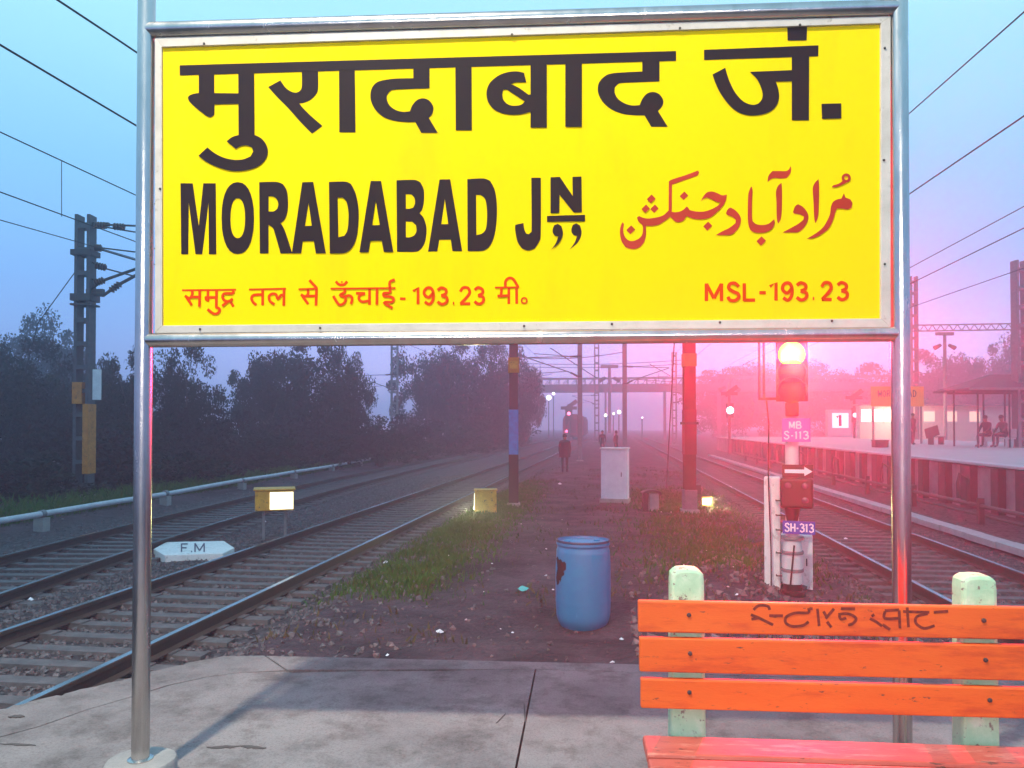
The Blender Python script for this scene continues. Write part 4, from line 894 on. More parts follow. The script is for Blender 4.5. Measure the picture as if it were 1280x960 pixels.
def wire(pa, pb, X, label, y0=-6, y1=None, r=.011, group='overhead wires'):
    a = onx(*pa, X); b_ = onx(*pb, X)
    if y1 is None: y1 = 64
    def at(y):
        if y <= max(a.y, b_.y): q = (y - a.y) / (b_.y - a.y); return a.lerp(b_, q)
        yr = max(a.y, b_.y); pr = a if a.y > b_.y else b_; sl = (b_.z - a.z) / (b_.y - a.y); k = 1 - math.exp(-(y - yr) / 9)
        return Vector((X, y, pr.z + sl * 9 * k))
    ys = list(np.linspace(y0, y1, 26)); pts = [at(y) for y in ys]
    off = pts[0]; m = MB().tube([p - off for p in pts], r, 5); o = build('overhead_wire', m, M_wire); o.location = off; tag(o, label, 'wire', group); return o, at
wire((0, 56), (172, 158), -5.23, 'contact wire over the near left track, second wire from the top left', r=.0105)
wire((72, 0), (172, 66), -5.6, 'upper catenary wire crossing the top left corner', r=.012)
_, f1 = wire((0, 165), (172, 245), -8.8, 'catenary wire third from the top left, with a dropper hanging', r=.0105)
_, f2 = wire((0, 240), (172, 303), -9.1, 'contact wire meeting the left mast near its top', r=.0105)
wire((0, 275), (92, 301), -11.4, 'lowest left wire ending at the lattice mast', y1=21.5, r=.0105)
p = onx(77, 200, -8.8); q = onx(77, 271, -9.1)
tag(build('dropper_wire', MB().tube([Vector((0, 0, 0)), q - p], .006, 5), M_wire, off=None), 'thin vertical dropper between two wires at the upper left', 'wire'); bpy.context.scene.objects['dropper_wire'].location = p
wire((1133, 145), (1280, 15), 4.79, 'catenary wire in the upper right corner', r=.010)
wire((1133, 245), (1280, 145), 4.79, 'contact wire over the right track, thickest at the right', r=.0105)
wire((1133, 337), (1280, 258), 9.2, 'faint wire third from the top at the right', r=.012)
wire((1133, 357), (1280, 285), 9.6, 'wire fourth from the top at the right', r=.014)
wire((1150, 380), (1280, 335), 14.5, 'lowest right wire above the portal beam', r=.016)
# short suspension bracket on the contact wire at the far right
# portal beams and cross wires below and beside the sign
def cross(y, x0, x1, z, label, thick=.05, truss=0, name='portal_beam', cat='beam', sag=0):
    t_ = thing(name, label, cat, (x0, y, z)); ln = x1 - x0
    if truss:
        build('top_chord', MB().box((ln / 2, 0, truss), (ln, thick, thick)), M_iron, t_); build('bottom_chord', MB().box((ln / 2, 0, 0), (ln, thick, thick)), M_iron, t_)
        m = MB(); n_ = int(ln / (truss * 1.3))
        for k in range(n_): a = ln * k / n_; b_ = ln * (k + 1) / n_; m.beam((a, 0, 0), ((a + b_) / 2, 0, truss), thick * .6, thick * .6).beam(((a + b_) / 2, 0, truss), (b_, 0, 0), thick * .6, thick * .6)
        build('truss_web', m, M_iron, t_)
    else:
        m = MB().tube([(ln * k / 10, 0, -sag * (1 - ((k - 5) / 5) ** 2)) for k in range(11)], thick / 2, 5); build('cable', m, M_wire, t_)
    return t_
p = dep(1143, 412, 58); cross(p.y, p.x - 12, p.x + 34, dep(1143, 414, 58).z, 'lattice portal beam spanning right from the pink lit mast', .09, .45)
for (v, D, x0, x1, s_, nm) in [(451, 92, -14, 8, .4, 'upper far cross cable below the sign'), (456, 92, -14, 8, .3, 'lower far cross cable below the sign'), (469, 118, -16, 12, .5, 'faint cross cable above the footbridge'), (440, 75, -12, 1, .6, 'cross cable just under the sign centre')]:
    z = dep(760, v, D).z; y = dep(760, v, D).y; cross(y, x0, x1, z, nm, .07, 0, 'cross_cable', 'wire', s_)
for (u0, v0, u1, v1, D, lab) in [(688, 435, 745, 472, 46, 'slanting stay wire left of the slim mast'), (668, 442, 720, 446, 60, 'short sloping wire near the trees'), (812, 455, 838, 470, 60, 'short stay wire left of the thick mast')]:
    a = dep(u0, v0, D); b_ = dep(u1, v1, D + 6); o = build('stay_wire', MB().tube([Vector((0, 0, 0)), b_ - a], .03, 5), M_wire); o.location = a; tag(o, lab, 'wire')
# thin leaning rod
a = gnd(833, 614, -.5); a.z = gzf(a.x, a.y); b_ = dep(843, 425, 25); o = build('leaning_rod', MB().tube([Vector((0, 0, 0)), b_ - a], .022, 6), M_dark); o.location = a; tag(o, 'thin dark leaning rod left of the thick brownish mast', 'rod')
# cross arm insulator post in the right sky
def tpost(u, v0, v1, D, lab):
    b_ = dep(u, 545, D); b_.z = .6; t_ = thing('insulator_post', lab, 'post', b_, YAW); zt = dep(u, v0, D).z - .6; zb = dep(u, v1, D).z - .6; k = D / F
    build('stem', MB().tube([(0, 0, 0), (0, 0, zt)], k * 2, 8), M_iron, t_); build('cross_arm', MB().box((0, 0, zt), (k * 22, k * 3, k * 4)), M_iron, t_)
    for s_ in (-1, 1): build('insulator', MB().tube([(s_ * k * 5, 0, zt - k * 14), (s_ * k * 13, 0, zt - k * 18)], [k * 2, k * 3], 8), M_insul, t_)
tpost(1182, 417, 450, 60, 'post with short cross arm and insulators right of the sign, over the far platform')
tpost(912, 470, 490, 110, 'faint far post with a short cross arm above the far red lit tracks')
tpost(762, 458, 480, 118, 'faint far post with short cross arm above the footbridge')

# ------------------------------------------------------------ water pipe at left, cable trough at right
A_ = gnd(0, 651, -.22); B_ = gnd(535, 562, -.22); dr = (B_ - A_).normalized(); A2 = A_ - dr * 14
pp = thing('water_pipe', 'long pale water pipe on low supports along the far left track', 'pipe', A2)
Lq = (B_ - A2).length; n_ = int(Lq / 5)
m = MB(); pts = [dr * (Lq * k / (n_ * 2)) + Vector((random.uniform(-.03, .03), 0, random.uniform(-.025, .025))) for k in range(n_ * 2 + 1)]; build('pipe', m.tube(pts, .066, 12), mat('pipe_pale', (.40, .42, .46), .55, .1, (.55, .56, .6), 3), pp, True)
for k in range(n_ + 1):
    q = dr * (Lq * k / n_); w3 = A2 + q; g = gzf(w3.x, w3.y); zb = g - A2.z
    build('support', MB().box((q.x, q.y, (zb - .085) / 2 - .03), (.22, .22, -zb - .02)), M_conc2, pp)
    build('pipe_collar', MB().tube([q - dr * .06, q + dr * .06], .085, 12), M_iron, pp, True)
tr_ = thing('cable_trough', 'pale concrete trough running between the right track and far platform', 'trough', (7.0, 3, -.56))
for k in range(46): o_ = build('cover_slab', MB().box((random.uniform(-.02, .02), .6 + k * 1.2, .06), (.34, 1.18, .12)), mat('trough_pale', (.30, .28, .30), .85, 0, (.42, .39, .41), 4, .3), tr_)
def hydrant_line():
    t_ = thing('hydrant_pipe', 'dark carriage watering pipe on posts in front of the far platform wall', 'pipe', (8.35, 8, -.6))
    build('pipe', MB().tube([(0, -2, .42), (0, 26, .42), (0, 48, .42)], .05, 8), M_dark, t_, True); build('lower_pipe', MB().tube([(.1, -2, .18), (.1, 48, .18)], .035, 8), M_dark, t_, True)
    for k in range(12): build('support_post', MB().box((0, k * 4 - 1, .30), (.12, .12, .6)), M_dark, t_)
    for k in range(9):
        y = k * 5.3 + 1; build('hydrant', MB().tube([(0, y, .4), (-.02, y, 1.0), (-.2, y, 1.12), (-.24, y, .9), (-.22, y, .55)], [.045, .045, .04, .04, .05], 8), M_dark, t_, True)
hydrant_line()

# ------------------------------------------------------------ trackside boxes
def lampbox(u, vb, v0, v1, wpx, D, label, lit_side, face):
    b_ = dep(u, vb, D); g = gzf(b_.x, b_.y); b_.z = g; k = D / F
    rz = math.atan2(-b_.y, -b_.x) + R(90)
    t_ = thing('shunt_signal_box', label, 'signal box', b_, rz); z0 = dep(u, v1, D).z - g; z1 = dep(u, v0, D).z - g; W = wpx * k
    build('housing', MB().box((0, 0, (z0 + z1) / 2), (W, W * .7, z1 - z0)), M_ylpaint, t_, bevel=.02)
    build('cover', MB().box((0, 0, z1 + .018), (W * 1.08, W * .8, .03)), M_ylpaint, t_, bevel=.008)
    if z0 > .15:
        for s_ in (-1, 1): build('leg', MB().box((s_ * W * .28, 0, z0 / 2), (W * .07, W * .07, z0)), M_iron, t_)
    if face == 'front':
        build('lit_face', MB().box((W * .18, -W * .355, (z0 + z1) / 2), (W * .60, .02, (z1 - z0) * .86)), mat('lit_white', (.8, .8, .7), .4, emit=(1.0, .95, .60), es=2.2), t_, bevel=.01)
        for s_ in (-1, 1): build('face_rim', MB().box((W * .18, -W * .36, (z0 + z1) / 2 + s_ * (z1 - z0) * .45), (W * .64, .04, .02)), M_ylpaint, t_)
    else:
        build('lit_face', MB().box((-W * .51, -.02, (z0 + z1) / 2), (.02, W * .5, (z1 - z0) * .7)), mat('lit_white', (.8, .8, .7)), t_)
    return t_, W, z0, z1
lampbox(343, 668, 612, 637, 46, 15.2, 'yellow trackside box with a glowing white face, on legs between the left tracks', 1, 'front')
bx, W, z0, z1 = lampbox(607, 645, 613, 640, 27, 18.6, 'yellow trackside box on the grass left of the blue banded mast', -1, 'side')
for (loc, pw, nm, tg) in [((-W * .60, -.2, z0 + .12), 9, 'box_lamp_light', (-.30, -1.7, -.05))]:
    ld = bpy.data.lights.new(nm, 'SPOT'); ld.energy = 300; ld.color = (.95, 1, .42); ld.shadow_soft_size = .06; ld.spot_size = R(58); ld.spot_blend = .7; lo = bpy.data.objects.new(nm, ld); COL.objects.link(lo); lo.parent = bx; lo.location = loc
    lo.rotation_euler = (Vector(tg) - Vector(loc)).to_track_quat('-Z', 'Y').to_euler()
# third lit box, seen only as a glowing spot in the weeds
c = gnd(884, 636, -.45); c.z = gzf(c.x, c.y)
t_ = thing('ground_lamp', 'small yellow ground lamp glowing in the weeds right of the thick mast', 'lamp', c)
build('housing', MB().box((0, .05, .14), (.26, .16, .24)), M_ylpaint, t_, bevel=.02); build('lit_face', MB().box((-.02, -.04, .14), (.20, .02, .15)), mat('lit_green_white', (.8, .8, .6), .4, emit=(.95, 1, .35), es=2.5), t_)
ld = bpy.data.lights.new('ground_lamp_light', 'POINT'); ld.energy = 60; ld.color = (1, 1, .45); ld.shadow_soft_size = .05; lo = bpy.data.objects.new('ground_lamp_light', ld); COL.objects.link(lo); lo.parent = t_; lo.location = (.12, -.3, .22)

# fouling mark F.M
def fm():
    zt = -.47; P_ = [gnd(u, v, zt) for u, v in [(192, 686), (207, 677.5), (280, 676), (293, 684.5), (279, 691.5), (206, 694)]]
    c = sum(P_, Vector()) / 6; c.z = -.58; t_ = thing('fouling_mark', 'white hexagonal concrete marker lettered F.M between the left tracks', 'marker', c)
    build('block', MB().prism([(p.x - c.x, p.y - c.y) for p in P_], -.1, .11), M_white, t_, bevel=.012)
    def mp(u, v, layer): p = gnd(u, v, zt + .001 + .0005 * layer); return (p.x - c.x, p.y - c.y, p.z - c.z + .0005)
    ik = Ink(mp); letters(ik, [('F', 226, 679.5, 235, 690)], 1.7); letters(ik, [('.', 237, 681, 242, 690), ('M', 243, 679, 256, 690)], 1.7); build('lettering', ik.mb, mat('ink_dark', (.03, .03, .08), .7), t_)
fm()
# white cabinet
def cabinet():
    D = 21; b_ = dep(769, 630, D); b_.z = gzf(b_.x, b_.y); k = D / F; h = dep(769, 561, D).z - b_.z
    rz = math.atan2(-b_.y, -b_.x) + R(90) - R(8); t_ = thing('equipment_cabinet', 'tall plain white cabinet standing on the dirt strip behind the barrel', 'cabinet', b_, rz)
    build('body', MB().box((0, 0, h / 2), (33 * k, .42, h)), mat('cabinet_white', (.55, .53, .62), .7, 0, (.68, .66, .74), 3, .1), t_, bevel=.02)
    build('roof', MB().box((0, 0, h + .015), (35 * k, .50, .04)), M_white, t_, bevel=.01); build('plinth', MB().box((0, 0, .03), (36 * k, .5, .12)), M_conc2, t_, bevel=.01)
    build('door_panel', MB().box((0, -.214, h / 2 + .03), (28 * k, .008, h * .84)), MATS['cabinet_white'], t_, bevel=.003); build('handle', MB().box((9 * k, -.225, h * .52), (.02, .02, .12)), M_dark, t_)
cabinet()
def small_box():
    D = 18.8; b_ = dep(814, 642, D); b_.z = gzf(b_.x, b_.y); k = D / F; t_ = thing('capped_concrete_stub', 'low concrete stub under a dark curved cap right of the white cabinet', 'stub', b_, YAW)
    h = 22 * k; build('stub', MB().box((3 * k, 0, h / 2), (12 * k, .22, h)), M_conc2, t_, bevel=.02)
    m = MB(); prof = []; n_ = 8
    for q in range(n_ + 1): a = math.pi * q / n_; prof.append((-12 * k * math.cos(a), h + 5 * k * math.sin(a)))
    vs = [(x, y, z) for y in (-.16, .16) for x, z in prof] + [(x * .85, y, z - .04) for y in (-.16, .16) for x, z in prof]; nn = n_ + 1
    fs = [(i, i + 1, nn + i + 1, nn + i) for i in range(n_)] + [(2 * nn + i, 3 * nn + i, 3 * nn + i + 1, 2 * nn + i + 1) for i in range(n_)] + [(i, 2 * nn + i, 2 * nn + i + 1, i + 1) for i in range(n_)] + [(nn + i, nn + i + 1, 3 * nn + i + 1, 3 * nn + i) for i in range(n_)]
    m.add(vs, fs); build('cap', m, M_dark, t_); build('side_post', MB().box((-8 * k, 0, h / 2), (6 * k, .14, h)), M_dark, t_, bevel=.01)
small_box()
# ------------------------------------------------------------ far platform
fp = thing('far_platform', 'raised far platform with a stained pale wall along the right tracks', None, (9.8, 0, 0), kind='structure')
M_wallp = mat('platform_wall', (.09, .07, .085), .9, 0, (.36, .31, .34), 1.1, .4, 12, contrast=.6)
M_ptop = mat('platform_paving', (.34, .34, .36), .75, 0, (.44, .43, .44), .8, .1, 10)
M_plst = mat('pilaster', (.025, .018, .024), .9, 0, (.06, .045, .05), 3, .4)
ZP = .62
build('retaining_wall', MB().box((.25, 36, (ZP - .7) / 2 - .03), (.5, 80, ZP + .64)), M_wallp, fp)
build('paving', MB().box((7, 36, ZP + .005), (14.0, 80, .07)), M_ptop, fp); build('coping', MB().box((.12, 36, ZP + .02), (.5, 80, .06)), mat('coping_stone', (.42, .42, .45), .8, 0, (.52, .51, .53), 3), fp)
pm_ = bpy.data.meshes.new('pilaster'); q = MB().box((0, 0, 0), (.22, .55, 1.24)); pm_.from_pydata(q.v, [], q.f); pm_.materials.append(M_plst)
for k in range(44):
    o = bpy.data.objects.new('pilaster', pm_); COL.objects.link(o); o.parent = fp; o.location = (-.08, 1.0 + k * 1.55 + random.uniform(-.2, .2), -.02); o.scale = (1, random.uniform(.35, 1.7), random.uniform(.93, 1.0))
def fpt(u, D, z=ZP + .04): p = dep(u, 545, D); p.z = z; return p
def far_bits():
    # small station name board
    D = 44; b_ = fpt(1122, D); k = D / F; t_ = thing('small_station_board', 'distant orange station board on two posts on the far platform', 'sign', b_, YAW)
    z0 = dep(1122, 508, D).z - b_.z; z1 = dep(1122, 483, D).z - b_.z; build('board', MB().box((0, 0, (z0 + z1) / 2), (66 * k, .06, z1 - z0)), mat('far_yellow', (.75, .36, .03), .6), t_, bevel=.01)
    for s_ in (-1, 1): build('post', MB().box((s_ * 30 * k, .04, z1 / 2), (.09, .09, z1)), M_iron, t_)
    ik = Ink(lambda x, y, l: (x, -.034 - .001 * l, y)); zt = z1 - 5 * k; x = -24 * k
    for ch in 'MORADABAD':
        for st in GL[ch]: ik.stroke([(x + a * 4 * k, zt - b2 * 8 * k) for a, b2 in st], .05, smooth=False)
        x += 5.4 * k
    build('lettering', ik.mb, M_black, t_)
    # lit number box
    D = 34; b_ = fpt(1048, D); k = D / F; t_ = thing('platform_number_box', 'lit white number box showing 1 at the edge of the far platform', 'sign', b_, YAW)
    z0 = dep(1048, 545, D).z - b_.z; z0 = max(z0, .05); z1 = dep(1048, 512, D).z - b_.z
    build('box_frame', MB().box((0, 0, (z0 + z1) / 2), (30 * k, .25, z1 - z0)), mat('box_pale', (.6, .55, .6), .6), t_, bevel=.01)
    build('lit_panel', MB().box((1 * k, -.132, (z0 + z1) / 2 + .1), (20 * k, .01, (z1 - z0) * .55)), mat('lit_panel', (.8, .8, .8), .5, emit=(1, .92, .95), es=.9), t_)
    ik = Ink(lambda x, y, l: (x, -.14 - .002 * l, y)); zc = (z0 + z1) / 2 + .1
    for st in GL['1']: ik.stroke([((a - .45) * 12 * k, zc + (.5 - b2) * 14 * k) for a, b2 in st], .13, smooth=False)
    build('numeral', ik.mb, mat('numeral_pink', (.5, .08, .2), .6), t_)
    # lit low building behind the platform, brightness put in as glowing panels
    b_ = fpt(1085, 62, -.3); t_ = thing('platform_building', 'long low cream building with added glowing panels behind the far platform', 'building', b_, R(12)); k = 62 / F
    z0 = 0; z1 = dep(1085, 507, 62).z + .3
    build('wall', MB().box((6.2, .5, z1 / 2), (13.5, .6, z1)), mat('cream_wall', (.60, .50, .45), .8, 0, (.68, .58, .5), 3), t_); build('roof', MB().box((6.2, .3, z1 + .06), (14.0, 1.6, .12)), M_iron, t_)
    litm = mat('wall_glow', (.8, .8, .7), .5, emit=(1, .86, .62), es=2.6)  # emissive panels stand in for the brightness of the wall
    for j, x in enumerate((-.05, .9, 1.85, 2.8)): 
        f_ = build('glow_frame', MB().box((x, .19, z1 * .78), (.88, .04, z1 * .30)), M_white, t_); build('pane', MB().box((x, .16, z1 * .78), (.80, .02, z1 * .26)), litm, f_)
    for j, x in enumerate((5.3, 7.2, 9.2)):
        f_ = build('glow_frame', MB().box((x, .19, z1 * .76), (1.0, .04, z1 * .28)), M_white, t_); build('pane', MB().box((x, .16, z1 * .76), (.9, .02, z1 * .22)), mat('wall_glow_dim', (.6, .5, .4), .5, emit=(1, .72, .5), es=.9), f_)
    ld = bpy.data.lights.new('wall_glow_light', 'POINT'); ld.energy = 420; ld.color = (1, .78, .5); ld.shadow_soft_size = .3; lo = bpy.data.objects.new('wall_glow_light', ld); COL.objects.link(lo); lo.parent = t_; lo.location = (2.2, -1.6, z1 * .9)  # point light added to warm and brighten the front wall
    # shelter
    D = 37; b_ = fpt(1262, D); k = D / F; t_ = thing('platform_shelter', 'open shelter with a hipped dark roof on thin posts on the far platform', 'shelter', b_, YAW - R(6))
    ze = dep(1262, 487, D).z - b_.z; za = dep(1262, 468, D).z - b_.z
    hw, hd = 2.7, 1.9; m = MB(); m.add([(-hw, -hd, ze), (hw, -hd, ze), (hw, hd, ze), (-hw, hd, ze), (-.9, 0, za), (.9, 0, za)], [(0, 1, 5, 4), (1, 2, 5), (2, 3, 4, 5), (3, 0, 4), (3, 2, 1, 0)])
    build('roof', m, mat('roof_dark', (.05, .05, .07), .7), t_); [build('fascia', MB().box((0, q_ * hd, ze - .04), (hw * 2, .05, .10)), M_iron, t_) for q_ in (-1, 1)]
    for x in (-2.0, -.6, .4, 1.5, 2.3):
        for y in (-1.2, 1.2): build('post', MB().tube([(x, y, 0), (x, y, ze)], .045, 8), M_dark, t_, True)
    [build('edge_beam', MB().box((0, q_ * 1.2, ze - .12), (4.6, .06, .10)), M_dark, t_) for q_ in (-1, 1)]
    b_ = fpt(1243, 36.9); BEN = (b_, YAW - R(80)); t_ = thing('platform_bench', 'pale concrete bench under the shelter with two people seated', 'bench', b_, YAW - R(80)); t_['bench_base'] = 1; del t_['bench_base']
    globals()['BEN'] = BEN
    build('seat', MB().box((.1, 0, .43), (1.9, .42, .06)), M_white, t_, bevel=.01); build('backrest', MB().box((.1, .22, .68), (1.9, .06, .40)), M_white, t_, bevel=.01)
    for x in (-.7, .9): build('leg', MB().box((x, 0, .2), (.12, .36, .4)), M_white, t_)
    b_ = fpt(1170, 42); t_ = thing('chair', 'small reclined metal seat standing alone on the far platform', 'seat', b_, YAW + .3)
    build('seat', MB().box((0, 0, .42), (.9, .42, .04)), M_dark, t_); build('backrest', MB().beam((0, .2, .42), (0, .34, .95), .9, .04, up=(1, 0, 0)), M_dark, t_)
    for x in (-.35, .35): build('leg', MB().box((x, 0, .2), (.05, .35, .4)), M_dark, t_)
    # trolley / crate
    b_ = fpt(1100, 36); t_ = thing('luggage_crate', 'low dark crate on the far platform just left of the right sign post', 'crate', b_, YAW)
    build('body', MB().box((0, 0, .16), (.62, .4, .30)), M_cloth_br, t_, bevel=.02); build('lid', MB().box((0, 0, .33), (.66, .44, .05)), M_dark, t_, bevel=.01)
far_bits()
# small signal beyond the right tracks with a white lamp
def far_signal(u, vb, vt, vl, D, lab, col, es, name='distant_signal', ls_=4.5):
    b_ = dep(u, vb, D); b_.z = gzf(b_.x, b_.y); k = D / F; t_ = thing(name, lab, 'signal', b_, YAW); zt = dep(u, vt, D).z - b_.z; zl = dep(u, vl, D).z - b_.z
    build('mast', MB().tube([(0, 0, 0), (0, 0, zt)], k * 1.6, 8), M_dark, t_, True); build('head', MB().box((0, -.1, zl), (k * 9, .2, k * 18)), M_dark, t_, bevel=.02)
    build('direction_arm', MB().beam((-k * 5, 0, zt - k * 7), (k * 10, 0, zt + k * 4), k * 3, k * 5).box((0, 0, zt - k * 5), (k * 20, k * 3, k * 4)), M_dark, t_)
    o = build('lens', MB().lathe([(k * ls_, 0), (k * ls_ * .9, k * 1.2), (k * ls_ * .6, k * 2.4)], n=16), mat('lens_' + str(u), (.8, .8, .8), .3, emit=col, es=es), t_, True); o.rotation_euler = (R(90), 0, 0); o.location = (0, -.21, zl)
far_signal(912, 562, 487, 513, 62, 'far signal with a round white lamp between the thick mast and the red signal', (1, .85, 1), 6)
far_signal(1068, 560, 492, 519, 64, 'slender dark signal beside the lit number box', (1, .8, .9), 2, ls_=3)
far_signal(711, 545, 505, 517, 118, 'tiny distant signal with a red glimmer above the left track', (1, .15, .3), 5, ls_=2.2)
# point machine
b_ = dep(1045, 577, 40); b_.z = -.6; t_ = thing('point_machine', 'dark squat box on a stand below the lit number box', 'box', b_, YAW); build('body', MB().box((0, 0, .62), (.75, .4, .55)), M_brown, t_, bevel=.04); build('stand', MB().box((0, 0, .2), (.3, .3, .4)), M_dark, t_)

# footbridge
def footbridge():
    D = 132; y = dep(768, 500, D).y; z0 = dep(768, 490, D).z; z1 = dep(768, 473, D).z; t_ = thing('footbridge', 'long grey footbridge crossing all tracks in the mist', 'footbridge', (0, y, -.6))
    z0 += .6; z1 += .6; x0, x1 = -17, 46; fbm = mat('bridge_grey', (.14, .14, .17), .7, 0, (.2, .2, .23), 2)
    build('deck', MB().box(((x0 + x1) / 2, 0, z0 + .15), (x1 - x0, 2.8, .35)), fbm, t_)
    for yy in (-1.4, 1.4):
        build('top_chord', MB().box(((x0 + x1) / 2, yy, z1), (x1 - x0, .14, .18)), fbm, t_)
        m = MB(); n_ = 42
        for k in range(n_):
            a = x0 + (x1 - x0) * k / n_; b2 = x0 + (x1 - x0) * (k + 1) / n_; m.beam((a, yy, z0 + .3), (b2, yy, z1), .10, .10).box((a, yy, (z0 + z1) / 2), (.12, .12, z1 - z0))
        build('truss_web', m, fbm, t_); build('parapet_sheet', MB().box(((x0 + x1) / 2, yy * .96, z0 + .8), (x1 - x0, .04, 1.0)), fbm, t_)
    for x in (-15.5, -1.5, 8.5, 17.5, 30, 44):
        for yy in (-1.2, 1.2): build('pier', MB().box((x, yy, z0 / 2), (.32, .32, z0)), fbm, t_)
footbridge()
# far lamps and train
def yard_lamp(u, v, D, r_, col, es, lab):
    b_ = dep(u, 545, D); b_.z = -.6; t_ = thing('yard_lamp', lab, 'lamp', b_, YAW); z = dep(u, v, D).z + .6; k = D / F
    build('pole', MB().tube([(0, .3, 0), (0, .3, z)], .09, 8), M_iron, t_); build('lamp_head', MB().lathe([(k * r_ * .2, -k * r_), (k * r_ * .8, -k * r_ * .6), (k * r_, 0), (k * r_ * .8, k * r_ * .6), (k * r_ * .2, k * r_)], (0, 0, z), 14), mat('yard_glow_%d' % u, (.8, .8, .8), .5, emit=col, es=es), t_, True)
    build('arm', MB().beam((0, .3, z + k * r_ + .05), (0, -.1, z + k * r_ + .05), .12, .08), M_iron, t_)
yard_lamp(686, 497, 122, 3.2, (.95, .95, 1), 5, 'bright white yard lamp under the left end of the footbridge')
yard_lamp(692, 492, 124, 1.9, (.95, .95, 1), 4, 'smaller yard lamp close beside the bright one under the footbridge')
yard_lamp(774, 515, 112, 2.4, (1, .95, .8), 6, 'warm yard lamp touching the slim mast behind the white cabinet')
yard_lamp(757, 519, 112, 1.9, (1, .95, .7), 5, 'yellowish yard lamp left of the warm one')
yard_lamp(767, 517, 114, 1.6, (1, .95, .7), 4, 'small yellowish yard lamp in the middle of its row of three')
yard_lamp(803, 522, 116, 1.2, (.9, .9, 1), 4, 'tiny yard lamp right of the slim mast')
def train():
    D = 120; b_ = Vector((XA - .2 * 0 - 1.1, 119, -.6)); t_ = thing('train', 'distant train end with two red tail lamps in the mist', 'train', b_); tm = mat('train_red', (.18, .03, .04), .6); 
    prof = [(-1.6, .9), (1.6, .9), (1.6, 3.3), (1.3, 3.9), (.5, 4.15), (-.5, 4.15), (-1.3, 3.9), (-1.6, 3.3)]
    n_ = 8; m = MB(); m.add([(x, 0, z) for x, z in prof] + [(x, 20, z) for x, z in prof], [tuple(range(n_)), tuple(range(2 * n_ - 1, n_ - 1, -1))] + [((i + 1) % n_, i, n_ + i, n_ + (i + 1) % n_) for i in range(n_)])
    build('coach_body', m, tm, t_); build('end_window', MB().box((-.85, -.02, 2.8), (.7, .05, .7)).box((.85, -.02, 2.8), (.7, .05, .7)), M_dark, t_); build('gangway', MB().box((0, -.15, 2.3), (.9, .3, 2.1)), M_dark, t_)
    for s_ in (-1, 1): build('tail_lamp', MB().lathe([(.2, 0), (.2, .12), (.12, .2)], (s_ * 1.0, 0, 0), 10), mat('tail_red', (.5, .02, .05), .4, emit=(1, .10, .25), es=8), t_); o = [c for c in t_.children if c.name.startswith('tail_lamp')][-1]; o.rotation_euler = (R(90), 0, 0); o.location = (0, -.05, 1.5)
    for yy in (2, 5, 15, 18):
        for s_ in (-1, 1): build('wheel', MB().tube([(s_ * .75, yy, .48), (s_ * .9, yy, .48)], .45, 14), M_dark, t_)
    build('underframe', MB().box((0, 10, .75), (2.4, 19, .3)), M_dark, t_)
train()

